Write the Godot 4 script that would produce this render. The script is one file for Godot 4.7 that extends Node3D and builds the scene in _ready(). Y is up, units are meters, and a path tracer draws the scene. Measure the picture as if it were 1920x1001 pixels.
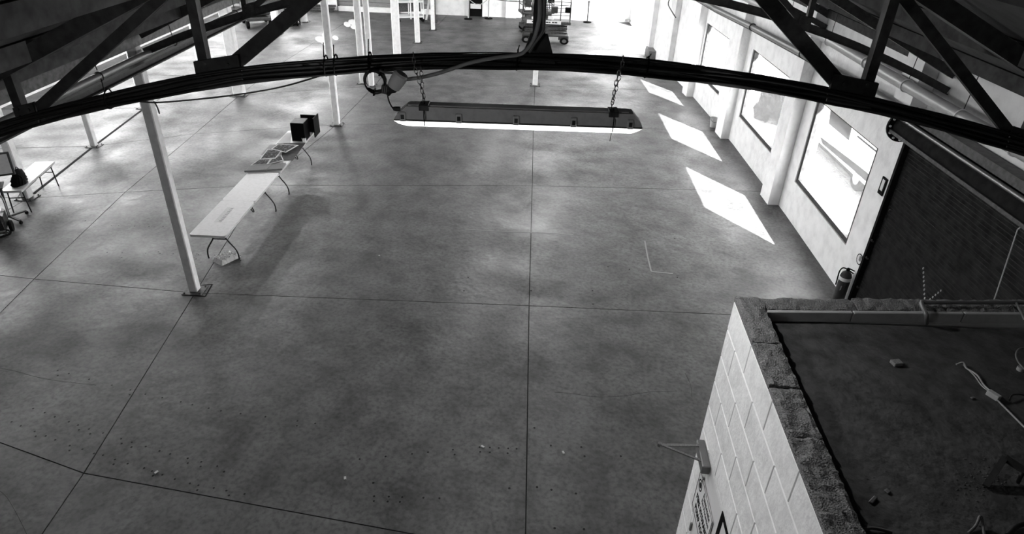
extends Node3D
# An old warehouse hall seen from high under its roof. Positions are read from the photograph as pixels of a
# 1920 x 1001 frame and taken to the floor, wall or truss that each thing touches.

const F := 1230.0
const PIT := 0.54
const ROLL := 0.04
const YAW := 0.008
const CAM := Vector3(0, 6.5, 0)
const TZ := -4.9          # plane of the nearest truss
const SUN := Vector3(-1.0, -1.33, -1.55)
var RB: Basis
var mats := {}
var tex := {}
var names := {}
var wall_pts := [Vector2(6.0, 3.0), Vector2(6.05, -10.3), Vector2(6.12, -13.9), Vector2(6.1, -18.7), Vector2(5.93, -22.96), Vector2(5.45, -28.4), Vector2(5.35, -37.0)]

# ---------------------------------------------------------------- pixels to places
func ray(px: float, py: float) -> Vector3:
	return RB * Vector3(px - 960.0, -(py - 500.5), -F)
func aty(px: float, py: float, y: float) -> Vector3:
	var d := ray(px, py)
	return CAM + d * ((y - CAM.y) / d.y)
func fl(px: float, py: float) -> Vector3:
	return aty(px, py, 0.0)
func atz(px: float, py: float, z: float) -> Vector3:
	var d := ray(px, py)
	return CAM + d * ((z - CAM.z) / d.z)
func atx(px: float, py: float, x: float) -> Vector3:
	var d := ray(px, py)
	return CAM + d * ((x - CAM.x) / d.x)
func onplane(px: float, py: float, p: Vector3, n: Vector3) -> Vector3:
	var d := ray(px, py)
	return CAM + d * ((p - CAM).dot(n) / d.dot(n))
func xw(z: float) -> float:
	for i in wall_pts.size() - 1:
		var a: Vector2 = wall_pts[i]
		var b: Vector2 = wall_pts[i + 1]
		if z >= b.y:
			return lerpf(a.x, b.x, (z - a.y) / (b.y - a.y))
	return 5.35
func roof_y(x: float) -> float:
	if x > -5.5:
		return 7.2 - 0.48 * absf(x - 0.2)
	return 6.85 - 0.48 * absf(x + 10.5)

# ---------------------------------------------------------------- shapes
func mk() -> SurfaceTool:
	var st := SurfaceTool.new()
	st.begin(Mesh.PRIMITIVE_TRIANGLES)
	return st
func tri(st: SurfaceTool, a: Vector3, b: Vector3, c: Vector3, n: Vector3, na = null, nb = null, nc = null) -> void:
	var sw: bool = (b - a).cross(c - a).dot(n) > 0
	st.set_normal(n if na == null else na); st.add_vertex(a)
	if sw:
		st.set_normal(n if nc == null else nc); st.add_vertex(c)
		st.set_normal(n if nb == null else nb); st.add_vertex(b)
	else:
		st.set_normal(n if nb == null else nb); st.add_vertex(b)
		st.set_normal(n if nc == null else nc); st.add_vertex(c)
func quad(st: SurfaceTool, a: Vector3, b: Vector3, c: Vector3, d: Vector3, n: Vector3) -> void:
	tri(st, a, b, c, n)
	tri(st, a, c, d, n)
func box(st: SurfaceTool, xf: Transform3D, s: Vector3, bev := 0.0) -> void:
	var h := s * 0.5
	if bev <= 0.0:
		for ax in 3:
			for sg in [-1.0, 1.0]:
				var n := Vector3.ZERO; n[ax] = sg
				var u := (ax + 1) % 3
				var v := (ax + 2) % 3
				var q := []
				for k in [[-1, -1], [1, -1], [1, 1], [-1, 1]]:
					var p := Vector3.ZERO
					p[ax] = sg * h[ax]; p[u] = k[0] * h[u]; p[v] = k[1] * h[v]
					q.append(xf * p)
				quad(st, q[0], q[1], q[2], q[3], (xf.basis * n).normalized())
		return
	# chamfered: faces, edges and corners from the hull of three boxes
	for ax in 3:
		for sg in [-1.0, 1.0]:
			var n := Vector3.ZERO; n[ax] = sg
			var u := (ax + 1) % 3
			var v := (ax + 2) % 3
			var q := []
			for k in [[-1, -1], [1, -1], [1, 1], [-1, 1]]:
				var p := Vector3.ZERO
				p[ax] = sg * h[ax]; p[u] = k[0] * (h[u] - bev); p[v] = k[1] * (h[v] - bev)
				q.append(xf * p)
			quad(st, q[0], q[1], q[2], q[3], (xf.basis * n).normalized())
	for ax in 3:
		var u := (ax + 1) % 3
		var v := (ax + 2) % 3
		for k in [[-1, -1], [1, -1], [1, 1], [-1, 1]]:
			var n := Vector3.ZERO; n[u] = k[0]; n[v] = k[1]
			var q := []
			for e in [[-1, 0], [1, 0], [1, 1], [-1, 1]]:
				var p := Vector3.ZERO
				p[ax] = e[0] * (h[ax] - bev)
				p[u] = k[0] * (h[u] - (bev if e[1] == 0 else 0.0)); p[v] = k[1] * (h[v] - (0.0 if e[1] == 0 else bev))
				q.append(xf * p)
			quad(st, q[0], q[1], q[2], q[3], (xf.basis * n).normalized())
	for sx in [-1.0, 1.0]:
		for sy in [-1.0, 1.0]:
			for sz in [-1.0, 1.0]:
				var n := Vector3(sx, sy, sz)
				tri(st, xf * (n * (h - Vector3(0, bev, bev))), xf * (n * (h - Vector3(bev, 0, bev))), xf * (n * (h - Vector3(bev, bev, 0))), (xf.basis * n).normalized())
func at(p: Vector3, yaw := 0.0) -> Transform3D:
	return Transform3D(Basis(Vector3.UP, yaw), p)
func frame(a: Vector3, b: Vector3, up := Vector3.UP) -> Transform3D:   # z axis along a-b, origin half way
	var z := (b - a).normalized()
	if absf(z.dot(up)) > 0.99: up = Vector3.RIGHT
	var x := up.cross(z).normalized()
	return Transform3D(Basis(x, z.cross(x).normalized(), z), (a + b) * 0.5)
func bar(st: SurfaceTool, a: Vector3, b: Vector3, w: float, h: float, bev := 0.0, up := Vector3.UP) -> void:
	box(st, frame(a, b, up), Vector3(w, h, a.distance_to(b)), bev)
func tube(st: SurfaceTool, pts: Array, r: float, sides := 8, r2 := -1.0) -> void:
	var n := pts.size()
	var rings := []
	var axes := []
	var up := Vector3.UP
	for i in n:
		var d: Vector3 = (pts[mini(i + 1, n - 1)] - pts[maxi(i - 1, 0)]).normalized()
		if i == 0:
			up = Vector3.UP if absf(d.y) < 0.9 else Vector3.RIGHT
		var x := up.cross(d).normalized()
		up = d.cross(x).normalized()
		var ring := []
		var rr := r if r2 < 0 else lerpf(r, r2, float(i) / (n - 1))
		for k in sides:
			var t := TAU * k / sides
			ring.append((x * cos(t) + up * sin(t)))
		axes.append(ring)
		rings.append(rr)
	for i in n - 1:
		for k in sides:
			var k2 := (k + 1) % sides
			var n0: Vector3 = axes[i][k]
			var n1: Vector3 = axes[i][k2]
			var n2: Vector3 = axes[i + 1][k2]
			var n3: Vector3 = axes[i + 1][k]
			var a: Vector3 = pts[i] + n0 * rings[i]
			var b: Vector3 = pts[i] + n1 * rings[i]
			var c: Vector3 = pts[i + 1] + n2 * rings[i + 1]
			var d: Vector3 = pts[i + 1] + n3 * rings[i + 1]
			tri(st, a, b, c, n0 + n1, n0, n1, n2)
			tri(st, a, c, d, n0 + n1, n0, n2, n3)
	for e in [0, n - 1]:
		var dirv: Vector3 = (pts[0] - pts[1]) if e == 0 else (pts[n - 1] - pts[n - 2])
		for k in sides:
			tri(st, pts[e], pts[e] + axes[e][k] * rings[e], pts[e] + axes[e][(k + 1) % sides] * rings[e], dirv.normalized())
func curve(pts: Array, steps := 6) -> Array:      # a smooth line through the points
	var out := []
	for i in pts.size() - 1:
		var p0: Vector3 = pts[maxi(i - 1, 0)]
		var p3: Vector3 = pts[mini(i + 2, pts.size() - 1)]
		for k in steps:
			out.append((pts[i] as Vector3).cubic_interpolate(pts[i + 1], p0, p3, float(k) / steps))
	out.append(pts[-1])
	return out
func prism(st: SurfaceTool, poly: PackedVector2Array, xf: Transform3D, d: float) -> void:   # outline in x, y of xf, thickness d along z
	var ids := Geometry2D.triangulate_polygon(poly)
	var ar := 0.0
	for i in poly.size():
		ar += poly[i].cross(poly[(i + 1) % poly.size()])
	for s in [-0.5, 0.5]:
		for t in range(0, ids.size(), 3):
			var q := []
			for k in 3:
				var p := poly[ids[t + k]]
				q.append(xf * Vector3(p.x, p.y, d * s))
			tri(st, q[0], q[1], q[2], xf.basis.z.normalized() * signf(s))
	for i in poly.size():
		var p := poly[i]
		var q := poly[(i + 1) % poly.size()]
		var e := (q - p).normalized()
		var n := Vector3(e.y, -e.x, 0) * signf(ar)
		quad(st, xf * Vector3(p.x, p.y, -d / 2), xf * Vector3(q.x, q.y, -d / 2), xf * Vector3(q.x, q.y, d / 2), xf * Vector3(p.x, p.y, d / 2), (xf.basis * n).normalized())
func vext(st: SurfaceTool, pts: Array, y0: float, y1: float) -> void:   # plan outline (x, z) raised from y0 to y1
	var poly := PackedVector2Array()
	for p in pts:
		poly.append(p)
	prism(st, poly, Transform3D(Basis(Vector3.RIGHT, Vector3.BACK, Vector3.DOWN), Vector3(0, (y0 + y1) / 2, 0)), y1 - y0)
func lathe(st: SurfaceTool, prof: Array, xf: Transform3D, n := 16) -> void:   # profile of (radius, height)
	for i in prof.size() - 1:
		var a: Vector2 = prof[i]
		var b: Vector2 = prof[i + 1]
		var e := b - a
		for k in n:
			var t0 := TAU * k / n
			var t1 := TAU * (k + 1) / n
			var d0 := Vector3(cos(t0), 0, sin(t0))
			var d1 := Vector3(cos(t1), 0, sin(t1))
			var n0 := (xf.basis * (d0 * e.y - Vector3.UP * e.x)).normalized()
			var n1 := (xf.basis * (d1 * e.y - Vector3.UP * e.x)).normalized()
			var p := [xf * (d0 * a.x + Vector3.UP * a.y), xf * (d1 * a.x + Vector3.UP * a.y), xf * (d1 * b.x + Vector3.UP * b.y), xf * (d0 * b.x + Vector3.UP * b.y)]
			if a.x > 0.0001: tri(st, p[0], p[1], p[2], n0 + n1, n0, n1, n1)
			if b.x > 0.0001: tri(st, p[0], p[2], p[3], n0 + n1, n0, n1, n0)

# ---------------------------------------------------------------- nodes
func numbered(called: String) -> String:
	if not names.has(called):
		names[called] = 0
		return called
	names[called] += 1
	return "%s_%03d" % [called, names[called]]
func thing(called: String, label: String, category: String, pos := Vector3.ZERO, group := "") -> Node3D:
	var o := Node3D.new()
	o.name = numbered(called)
	add_child(o)
	o.position = pos
	o.set_meta("label", label); o.set_meta("category", category)
	if group: o.set_meta("group", group)
	return o
func struct(called: String, label := "", category := "") -> Node3D:
	var o := Node3D.new()
	o.name = called
	add_child(o)
	o.set_meta("kind", "structure")
	if label: o.set_meta("label", label)
	if category: o.set_meta("category", category)
	return o
func inst(mesh: Mesh, called: String, m: Material, parent: Node, label := "") -> MeshInstance3D:
	var o := MeshInstance3D.new()
	o.mesh = mesh
	o.material_override = m
	o.name = numbered(called) if parent == self else called
	parent.add_child(o, true)
	if label: o.set_meta("label", label)
	return o
# st holds world places; the part is hung under its parent so that they stay
func put(st: SurfaceTool, called: String, m: Material, parent: Node, label := "") -> MeshInstance3D:
	var o := inst(st.commit(), called, m, parent, label)
	var q := parent
	var off := Vector3.ZERO
	while q != self:
		off += (q as Node3D).position
		q = q.get_parent()
	o.position = -off
	return o
func loc(st: SurfaceTool, called: String, m: Material, parent: Node, label := "") -> MeshInstance3D:
	return inst(st.commit(), called, m, parent, label)
func tag(o: Node, label: String, category: String, group := "", kind := "") -> Node:
	o.set_meta("label", label)
	if category: o.set_meta("category", category)
	if group: o.set_meta("group", group)
	if kind: o.set_meta("kind", kind)
	return o
func copy(o: Node3D, base: String, pos: Vector3, label := "", yaw := 0.0) -> Node3D:
	var c: Node3D = o.duplicate()
	c.name = numbered(base)
	add_child(c)
	c.position = pos
	c.rotation.y = yaw
	if label: c.set_meta("label", label)
	return c

# ---------------------------------------------------------------- materials
func ramp(lo: float, hi: float, mid := -1.0) -> Gradient:
	var g := Gradient.new()
	g.set_color(0, Color(lo, lo, lo)); g.set_color(1, Color(hi, hi, hi))
	if mid >= 0.0:
		g.add_point(0.5, Color(mid, mid, mid))
	return g
func noise_tex(key: String, sd: int, freq: float, oct: int, lo: float, hi: float, mid := -1.0, normal := false, size := 512, kind := FastNoiseLite.TYPE_SIMPLEX_SMOOTH) -> NoiseTexture2D:
	if tex.has(key): return tex[key]
	var n := FastNoiseLite.new()
	n.seed = sd; n.noise_type = kind; n.frequency = freq; n.fractal_octaves = oct; n.fractal_gain = 0.55
	var t := NoiseTexture2D.new()
	t.width = size; t.height = size; t.seamless = true; t.noise = n
	if normal:
		t.as_normal_map = true; t.bump_strength = lo
	else:
		t.color_ramp = ramp(lo, hi, mid)
	tex[key] = t
	return t
func mat(key: String, grey: float, rough := 0.8, metal := 0.0, texture: Texture2D = null, tile := 1.0, normal: Texture2D = null, nscale := 0.5) -> StandardMaterial3D:
	if mats.has(key): return mats[key]
	var m := StandardMaterial3D.new()
	m.albedo_color = Color(grey, grey, grey)
	m.roughness = rough; m.metallic = metal
	if grey < 0.25 and rough > 0.4: m.metallic_specular = 0.15
	if texture or normal:
		m.uv1_triplanar = true; m.uv1_world_triplanar = true
		m.uv1_scale = Vector3.ONE / tile
	if texture: m.albedo_texture = texture
	if normal:
		m.normal_enabled = true; m.normal_texture = normal; m.normal_scale = nscale
	mats[key] = m
	return m
func textures() -> void:
	noise_tex("blotch", 3, 0.007, 7, 0.5, 1.0, 0.8, false, 1024)
	var bn: FastNoiseLite = tex.blotch.noise
	bn.fractal_gain = 0.66; bn.domain_warp_enabled = true; bn.domain_warp_amplitude = 45.0; bn.domain_warp_frequency = 0.012
	noise_tex("grain", 8, 0.04, 6, 0.62, 1.0, 0.9)
	noise_tex("paint", 21, 0.012, 5, 0.9, 1.0, 0.97)
	noise_tex("dirt", 34, 0.02, 6, 0.5, 1.0, 0.8)
	noise_tex("mortar", 5, 0.06, 5, 0.45, 1.0, 0.75)
	noise_tex("bump", 55, 0.04, 5, 6.0, 0.0, -1.0, true)
	noise_tex("pebble", 77, 0.07, 4, 14.0, 0.0, -1.0, true)
	noise_tex("wash", 91, 0.006, 5, 0.36, 0.72, 0.52)
func materials() -> void:
	var cf := mat("floor", 0.44, 0.46, 0.0, tex.blotch, 7.3, tex.bump, 0.07)
	cf.roughness = 1.0
	cf.roughness_texture = tex.wash
	cf.roughness_texture_channel = BaseMaterial3D.TEXTURE_CHANNEL_RED
	cf.detail_enabled = true
	cf.detail_blend_mode = BaseMaterial3D.BLEND_MODE_MUL
	cf.detail_albedo = tex.grain
	cf.detail_uv_layer = BaseMaterial3D.DETAIL_UV_2
	cf.uv2_triplanar = true; cf.uv2_world_triplanar = true
	cf.uv2_scale = Vector3.ONE / 1.9
	mat("joint", 0.16, 0.95)
	mat("white_wall", 0.94, 0.7, 0.0, tex.paint, 2.6, tex.bump, 0.15)
	mat("far_wall", 0.94, 0.7, 0.0, tex.paint, 3.1)
	mat("block", 0.93, 0.6, 0.0, tex.paint, 1.7, tex.bump, 0.2)
	mat("block_joint", 0.8, 0.7)
	mat("steel_dark", 0.25, 0.7, 0.2, tex.dirt, 1.3)
	mat("steel_mid", 0.34, 0.55, 0.3, tex.dirt, 1.1)
	mat("roof", 0.27, 0.95, 0.0, tex.dirt, 2.7)
	mat("timber_dark", 0.27, 0.95, 0.0, tex.dirt, 1.9)
	mat("column", 0.9, 0.5, 0.0, tex.paint, 1.1)
	mat("pipe", 0.66, 0.4, 0.0, tex.paint, 1.5)
	mat("pipe_grey", 0.42, 0.45, 0.2, tex.paint, 1.3)
	mat("black", 0.05, 0.6)
	mat("black_gloss", 0.1, 0.35)
	mat("rubber", 0.07, 0.75)
	mat("white", 0.85, 0.5)
	mat("plastic", 0.74, 0.4, 0.0, tex.paint, 0.6)
	mat("old_paint", 0.52, 0.9)
	mat("fitting", 0.66, 0.45, 0.0, tex.paint, 0.5)
	mat("cap", 0.6, 0.95, 0.0, tex.mortar, 0.55, tex.pebble, 1.0)
	mat("deck", 0.34, 0.8, 0.0, tex.blotch, 1.9, tex.bump, 0.3)
	mat("roller", 0.19, 0.85, 0.0, tex.dirt, 2.3).metallic_specular = 0.08
	mat("roller_grey", 0.5, 0.5, 0.2, tex.paint, 2.0)
	mat("chrome", 0.6, 0.3, 0.9)
	mat("galv", 0.55, 0.4, 0.7, tex.grain, 0.4)
	mat("cardboard", 0.55, 0.85, 0.0, tex.grain, 0.3)
	mat("paper", 0.82, 0.8)
	mat("matt_black", 0.045, 1.0).metallic_specular = 0.0
	mat("foliage", 0.1, 1.0, 0.0, tex.mortar, 0.5).metallic_specular = 0.0
	mat("housing", 0.86, 0.45, 0.0, tex.paint, 0.5)
	mat("ground", 0.42, 0.95, 0.0, tex.blotch, 4.0, tex.pebble, 0.6)
	mat("gravel", 0.36, 1.0, 0.0, tex.mortar, 0.8, tex.pebble, 1.0)
	var g := mat("glass", 0.9, 0.03)
	g.transparency = BaseMaterial3D.TRANSPARENCY_ALPHA
	g.albedo_color = Color(0.9, 0.9, 0.9, 0.08)
	var lamp := mat("lamp", 0.95, 0.4)
	lamp.emission_enabled = true
	lamp.emission = Color(1, 1, 1)
	lamp.emission_energy_multiplier = 3.0

# ---------------------------------------------------------------- the build
func _ready() -> void:
	RB = Basis.from_euler(Vector3(-PIT, YAW, ROLL))
	var cam := Camera3D.new()
	cam.name = "camera"
	cam.fov = rad_to_deg(2.0 * atan(500.5 / F))
	cam.near = 0.05
	cam.far = 400.0
	cam.transform = Transform3D(RB, CAM)
	add_child(cam)
	cam.current = true
	var sky_m := ProceduralSkyMaterial.new()
	sky_m.sky_top_color = Color(0.72, 0.72, 0.72)
	sky_m.sky_horizon_color = Color(0.9, 0.9, 0.9)
	sky_m.ground_bottom_color = Color(0.5, 0.5, 0.5)
	sky_m.ground_horizon_color = Color(0.7, 0.7, 0.7)
	sky_m.sun_angle_max = 1.0
	var sky := Sky.new()
	sky.sky_material = sky_m
	var env := Environment.new()
	env.background_mode = Environment.BG_SKY
	env.sky = sky
	env.background_energy_multiplier = 46.0
	env.ambient_light_source = Environment.AMBIENT_SOURCE_DISABLED
	env.tonemap_mode = Environment.TONE_MAPPER_LINEAR
	env.tonemap_exposure = 1.0
	env.sdfgi_enabled = true
	env.ssao_enabled = true
	env.ssil_enabled = true
	var we := WorldEnvironment.new()
	we.name = "world_environment"
	we.environment = env
	add_child(we)
	var sun := DirectionalLight3D.new()
	sun.name = "sun"
	sun.light_energy = 36.0
	sun.light_angular_distance = 0.6
	sun.shadow_enabled = true
	add_child(sun)
	sun.look_at_from_position(Vector3.ZERO, SUN, Vector3.UP)

	textures()
	materials()
	build_floor()
	build_right_wall()
	build_other_walls()
	build_roof()
	build_outside()
	build_columns()
	build_trusses()
	build_side_services()
	build_pump_room()
	build_batten()
	build_roller_door()
	build_right_wall_things()
	build_tables()
	build_left_things()
	build_far_things()
	build_floor_marks()

func v2(p: Vector3) -> Vector2:
	return Vector2(p.x, p.z)
func build_floor() -> void:
	var f := struct("floor", "bare concrete floor cast in large slabs with dark joints", "floor")
	var rows := []
	# each row: left wall, drain line, first joint, column line, middle joint, right wall
	rows.append([Vector2(-15.6, 2.6), Vector2(-10.9, 2.6), Vector2(-7.9, 2.6), Vector2(-4.9, 2.6), Vector2(0.15, 2.6), Vector2(6.2, 2.6)])
	rows.append([Vector2(-15.6, -1.5), Vector2(-10.9, -1.5), Vector2(-8.0, -1.5), Vector2(-5.0, -1.4), Vector2(0.18, -1.0), Vector2(6.2, -0.8)])
	rows.append([Vector2(-15.6, -7.6), Vector2(-11.0, -7.2), Vector2(-8.2, -6.42), v2(fl(157, 887)), v2(fl(985, 1040)), Vector2(6.2, -4.3)])
	rows.append([Vector2(-15.6, -10.2), Vector2(-11.0, -9.95), v2(fl(64, 523)), v2(fl(366, 549)), v2(fl(992, 573)), Vector2(6.2, -9.55)])
	rows.append([Vector2(-15.6, -12.7), v2(fl(52, 372)), v2(fl(235, 360)), v2(fl(490, 347)), v2(fl(998, 348)), Vector2(6.3, -15.0)])
	rows.append([Vector2(-15.6, -15.2), v2(fl(176, 274)), v2(fl(365, 251)), v2(fl(632, 233)), v2(fl(1000, 233)), Vector2(6.3, -19.4)])
	rows.append([Vector2(-15.6, -18.6), v2(fl(272, 202)), v2(fl(450, 178)), v2(fl(702, 161)), v2(fl(1003, 161)), Vector2(6.2, -23.7)])
	rows.append([Vector2(-15.6, -22.6), Vector2(-11.5, -23.0), Vector2(-9.3, -25.0), v2(fl(748, 106)), v2(fl(1004, 113)), Vector2(6.0, -27.4)])
	rows.append([Vector2(-15.6, -27.0), Vector2(-11.4, -27.2), Vector2(-9.1, -28.6), v2(fl(783, 80)), v2(fl(1004, 79)), Vector2(6.0, -30.8)])
	rows.append([Vector2(-15.6, -31.2), Vector2(-11.2, -31.4), Vector2(-8.9, -32.2), v2(fl(812, 56)), v2(fl(1005, 53)), Vector2(6.0, -33.9)])
	rows.append([Vector2(-15.6, -36.6), Vector2(-11.0, -36.6), Vector2(-8.7, -36.6), Vector2(-4.2, -36.6), Vector2(0.44, -36.6), Vector2(6.0, -36.6)])
	for i in rows.size() - 1:
		for k in 5:
			var q := [rows[i][k], rows[i][k + 1], rows[i + 1][k + 1], rows[i + 1][k]]
			var c: Vector2 = (q[0] + q[1] + q[2] + q[3]) * 0.25
			var poly := PackedVector2Array()
			for p in q:
				poly.append(p)
			var g := 0.007 if k != 0 else 0.012
			var ins := Geometry2D.offset_polygon(poly, -g, Geometry2D.JOIN_MITER)
			var st := mk()
			var pl := []
			for p in ins[0]:
				pl.append(p - c)
			vext(st, pl, -0.12, 0.0)
			var o := loc(st, "slab", mats.floor, f)
			o.position = Vector3(c.x, 0, c.y)
	var st := mk()
	vext(st, [Vector2(-15.7, 2.7), Vector2(6.4, 2.7), Vector2(6.4, -36.8), Vector2(-15.7, -36.8)], -0.3, -0.022)
	put(st, "base_bed", mats.joint, f)
	# the open drain line beside the far-left columns
	st = mk()
	for i in range(4, 6):
		bar(st, Vector3(rows[i][1].x, 0.001, rows[i][1].y), Vector3(rows[i + 1][1].x, 0.001, rows[i + 1][1].y), 0.07, 0.006)
	put(st, "drain_strip", mats.joint, f, "dark drain strip between slabs")

# a stretch of the right wall between z0 and z1, y0 to y1
func wseg(st: SurfaceTool, z0: float, z1: float, y0: float, y1: float, inset := 0.0, thick := 0.28) -> void:
	vext(st, [Vector2(xw(z0) - inset, z0), Vector2(xw(z1) - inset, z1), Vector2(xw(z1) + thick, z1), Vector2(xw(z0) + thick, z0)], y0, y1)
func build_right_wall() -> void:
	var w := struct("wall_right", "white painted concrete wall with pilasters and big windows", "wall")
	var T := 4.46
	var wins := [[-10.78, -13.72, 0.82, 2.7], [-15.42, -18.3, 0.82, 2.68], [-20.4, -22.85, 0.8, 2.5]]
	# solid stretches, then the strips round each opening
	var st := mk()
	wseg(st, -10.05, -10.78, 0, T)
	for i in 3:
		var a: Array = wins[i]
		wseg(st, a[0], a[1], 0, a[2])
		wseg(st, a[0], a[1], a[3], T)
	wseg(st, -13.72, -15.42, 0, T)
	wseg(st, -18.3, -20.4, 0, T)
	wseg(st, -22.85, -28.4, 0, T)
	wseg(st, -28.4, -29.7, 0, T)
	wseg(st, -29.7, -35.2, 2.9, T)
	wseg(st, -35.2, -36.7, 0, T)
	# over the roller door, and beside it towards the near end
	wseg(st, -4.3, -10.05, 3.2, T)
	wseg(st, 2.9, -4.3, 0, T)
	put(st, "plaster_face", mats.white_wall, w)
	var pil := [[-14.22, -14.8, 0.26], [-18.73, -19.33, 0.25], [-22.98, -23.5, 0.25], [-25.9, -26.5, 0.2], [-29.1, -29.68, 0.2]]
	for p in pil:
		st = mk()
		wseg(st, p[0], p[1], 0, T, p[2], -0.01)
		put(st, "pilaster", mats.white_wall, w)
	st = mk()
	wseg(st, -9.85, -10.35, 3.7, T, 0.26, -0.01)
	put(st, "pilaster_stub", mats.white_wall, w)
	st = mk()
	wseg(st, -28.35, -29.3, 0, 0.32, 0.3, -0.01)
	put(st, "plinth", mats.pipe_grey, w, "dark plinth at the foot of the wall")
	# windows: dark frame, sill and one pane
	for i in 3:
		var a: Array = wins[i]
		var wn := struct("window_%d" % (i + 1), "tall dark-framed window in the white wall", "window")
		var z0: float = a[0]
		var z1: float = a[1]
		var x0 := xw(z0) + 0.09
		var x1 := xw(z1) + 0.09
		var fw := 0.1
		var A := Vector3(x0, a[2], z0)
		var B := Vector3(x1, a[2], z1)
		var C := Vector3(x1, a[3], z1)
		var D := Vector3(x0, a[3], z0)
		for e in [[A, B, "sill_rail"], [B, C, "jamb"], [C, D, "head_rail"], [D, A, "jamb"]]:
			var mid := (A + C) * 0.5
			st = mk()
			var sh: Vector3 = (mid - (e[0] + e[1]) * 0.5).normalized() * 0.045
			if e[2] == "head_rail":
				bar(st, e[0] + sh, e[1] + sh, 0.05, 0.03)
			else:
				bar(st, e[0] + sh, e[1] + sh, 0.12, fw, 0.0, Vector3.UP if e[2] != "jamb" else Vector3.FORWARD)
			put(st, e[2], mats.steel_dark, wn)
		st = mk()
		wseg(st, z0, z1, a[2] - 0.02, a[2] + 0.012, -0.11, 0.3)
		put(st, "sill", mats.white_wall, wn)
		st = mk()
		bar(st, (A + D) * 0.5 + Vector3(0.02, 0, 0), (B + C) * 0.5 + Vector3(0.02, 0, 0), 0.006, a[3] - a[2])
		put(st, "pane", mats.glass, wn)

func build_other_walls() -> void:
	# far wall
	var w := struct("wall_far", "pale far end wall of the hall", "wall")
	var st := mk()
	var fx := Transform3D(Basis(), Vector3(0, 0, -36.45))
	for r in [[-15.8, 6.3, 0, 1.9], [-15.8, -14.8, 1.9, 4.1], [-14.8, -10.2, 1.9, 2.4], [-10.2, -3.6, 1.9, 4.1], [-3.6, 4.9, 1.9, 2.3], [-3.6, 1.5, 2.3, 4.1], [4.9, 6.3, 1.9, 4.1]]:
		prism(st, PackedVector2Array([Vector2(r[0], r[2]), Vector2(r[1], r[2]), Vector2(r[1], r[3]), Vector2(r[0], r[3])]), fx, 0.3)
	prism(st, PackedVector2Array([Vector2(-15.8, 4.1), Vector2(6.3, 4.1), Vector2(6.3, 4.25), Vector2(0.2, 7.15), Vector2(-5.5, 4.4), Vector2(-10.5, 6.8), Vector2(-15.8, 4.25)]), fx, 0.3)
	put(st, "plaster_face", mats.far_wall, w)
	var fn := 20
	for r in [[-14.8, -10.2, 2.4, 4.1], [1.5, 4.9, 2.3, 4.1]]:  # windows added above the view to brighten the far floor
		var wn := struct("window_%d" % fn, "added high window, out of view, in the far end wall", "window")
		fn += 1
		st = mk()
		box(st, at(Vector3((r[0] + r[1]) / 2, (r[2] + r[3]) / 2, -36.5)), Vector3(r[1] - r[0], r[3] - r[2], 0.006))
		put(st, "pane", mats.glass, wn)
		for i in 4:
			st = mk()
			box(st, at(Vector3(lerpf(r[0] + 0.03, r[1] - 0.03, i / 3.0), (r[2] + r[3]) / 2, -36.5)), Vector3(0.06, r[3] - r[2], 0.06))
			put(st, "mullion", mats.steel_mid, wn)
	# near wall behind the camera
	w = struct("wall_near", "plain end wall behind the viewpoint", "wall")
	st = mk()
	prism(st, PackedVector2Array([Vector2(-15.8, 0), Vector2(6.3, 0), Vector2(6.3, 4.25), Vector2(0.2, 7.15), Vector2(-5.5, 4.4), Vector2(-10.5, 6.8), Vector2(-15.8, 4.25)]), Transform3D(Basis(), Vector3(0, 0, 2.75)), 0.3)
	put(st, "plaster_face", mats.steel_mid, w)
	# left outer wall with a long row of high windows
	w = struct("wall_left", "white outer wall of the left bay with a row of high windows", "wall")
	st = mk()
	vext(st, [Vector2(-15.5, 2.7), Vector2(-15.8, 2.7), Vector2(-15.8, -36.6), Vector2(-15.5, -36.6)], 0, 1.3)
	vext(st, [Vector2(-15.5, 2.7), Vector2(-15.8, 2.7), Vector2(-15.8, -36.6), Vector2(-15.5, -36.6)], 3.9, 4.4)
	put(st, "plaster_face", mats.white_wall, w)
	var z := -14.5
	var n := 4
	while z > -36.0:
		st = mk()
		vext(st, [Vector2(-15.5, z), Vector2(-15.8, z), Vector2(-15.8, z - 0.5), Vector2(-15.5, z - 0.5)], 1.3, 3.9)
		put(st, "pier", mats.white_wall, w)
		if z > -33.0 and z < -13.0:
			var wn := struct("window_%d" % n, "high window in the outer wall of the left bay", "window")
			st = mk()
			box(st, at(Vector3(-15.66, 2.6, z - 2.0)), Vector3(0.006, 2.6, 3.0))
			put(st, "pane", mats.glass, wn)
			st = mk()
			for k in [-1.47, 0.0, 1.47]:
				box(st, at(Vector3(-15.66, 2.6, z - 2.0 + k)), Vector3(0.06, 2.6, 0.05))
			put(st, "mullion", mats.steel_mid, wn)
			n += 1
		z -= 3.5
	st = mk()
	vext(st, [Vector2(-15.5, 2.7), Vector2(-15.8, 2.7), Vector2(-15.8, -14.6), Vector2(-15.5, -14.6)], 1.3, 3.9)
	put(st, "blind_panel", mats.white_wall, w)

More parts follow.
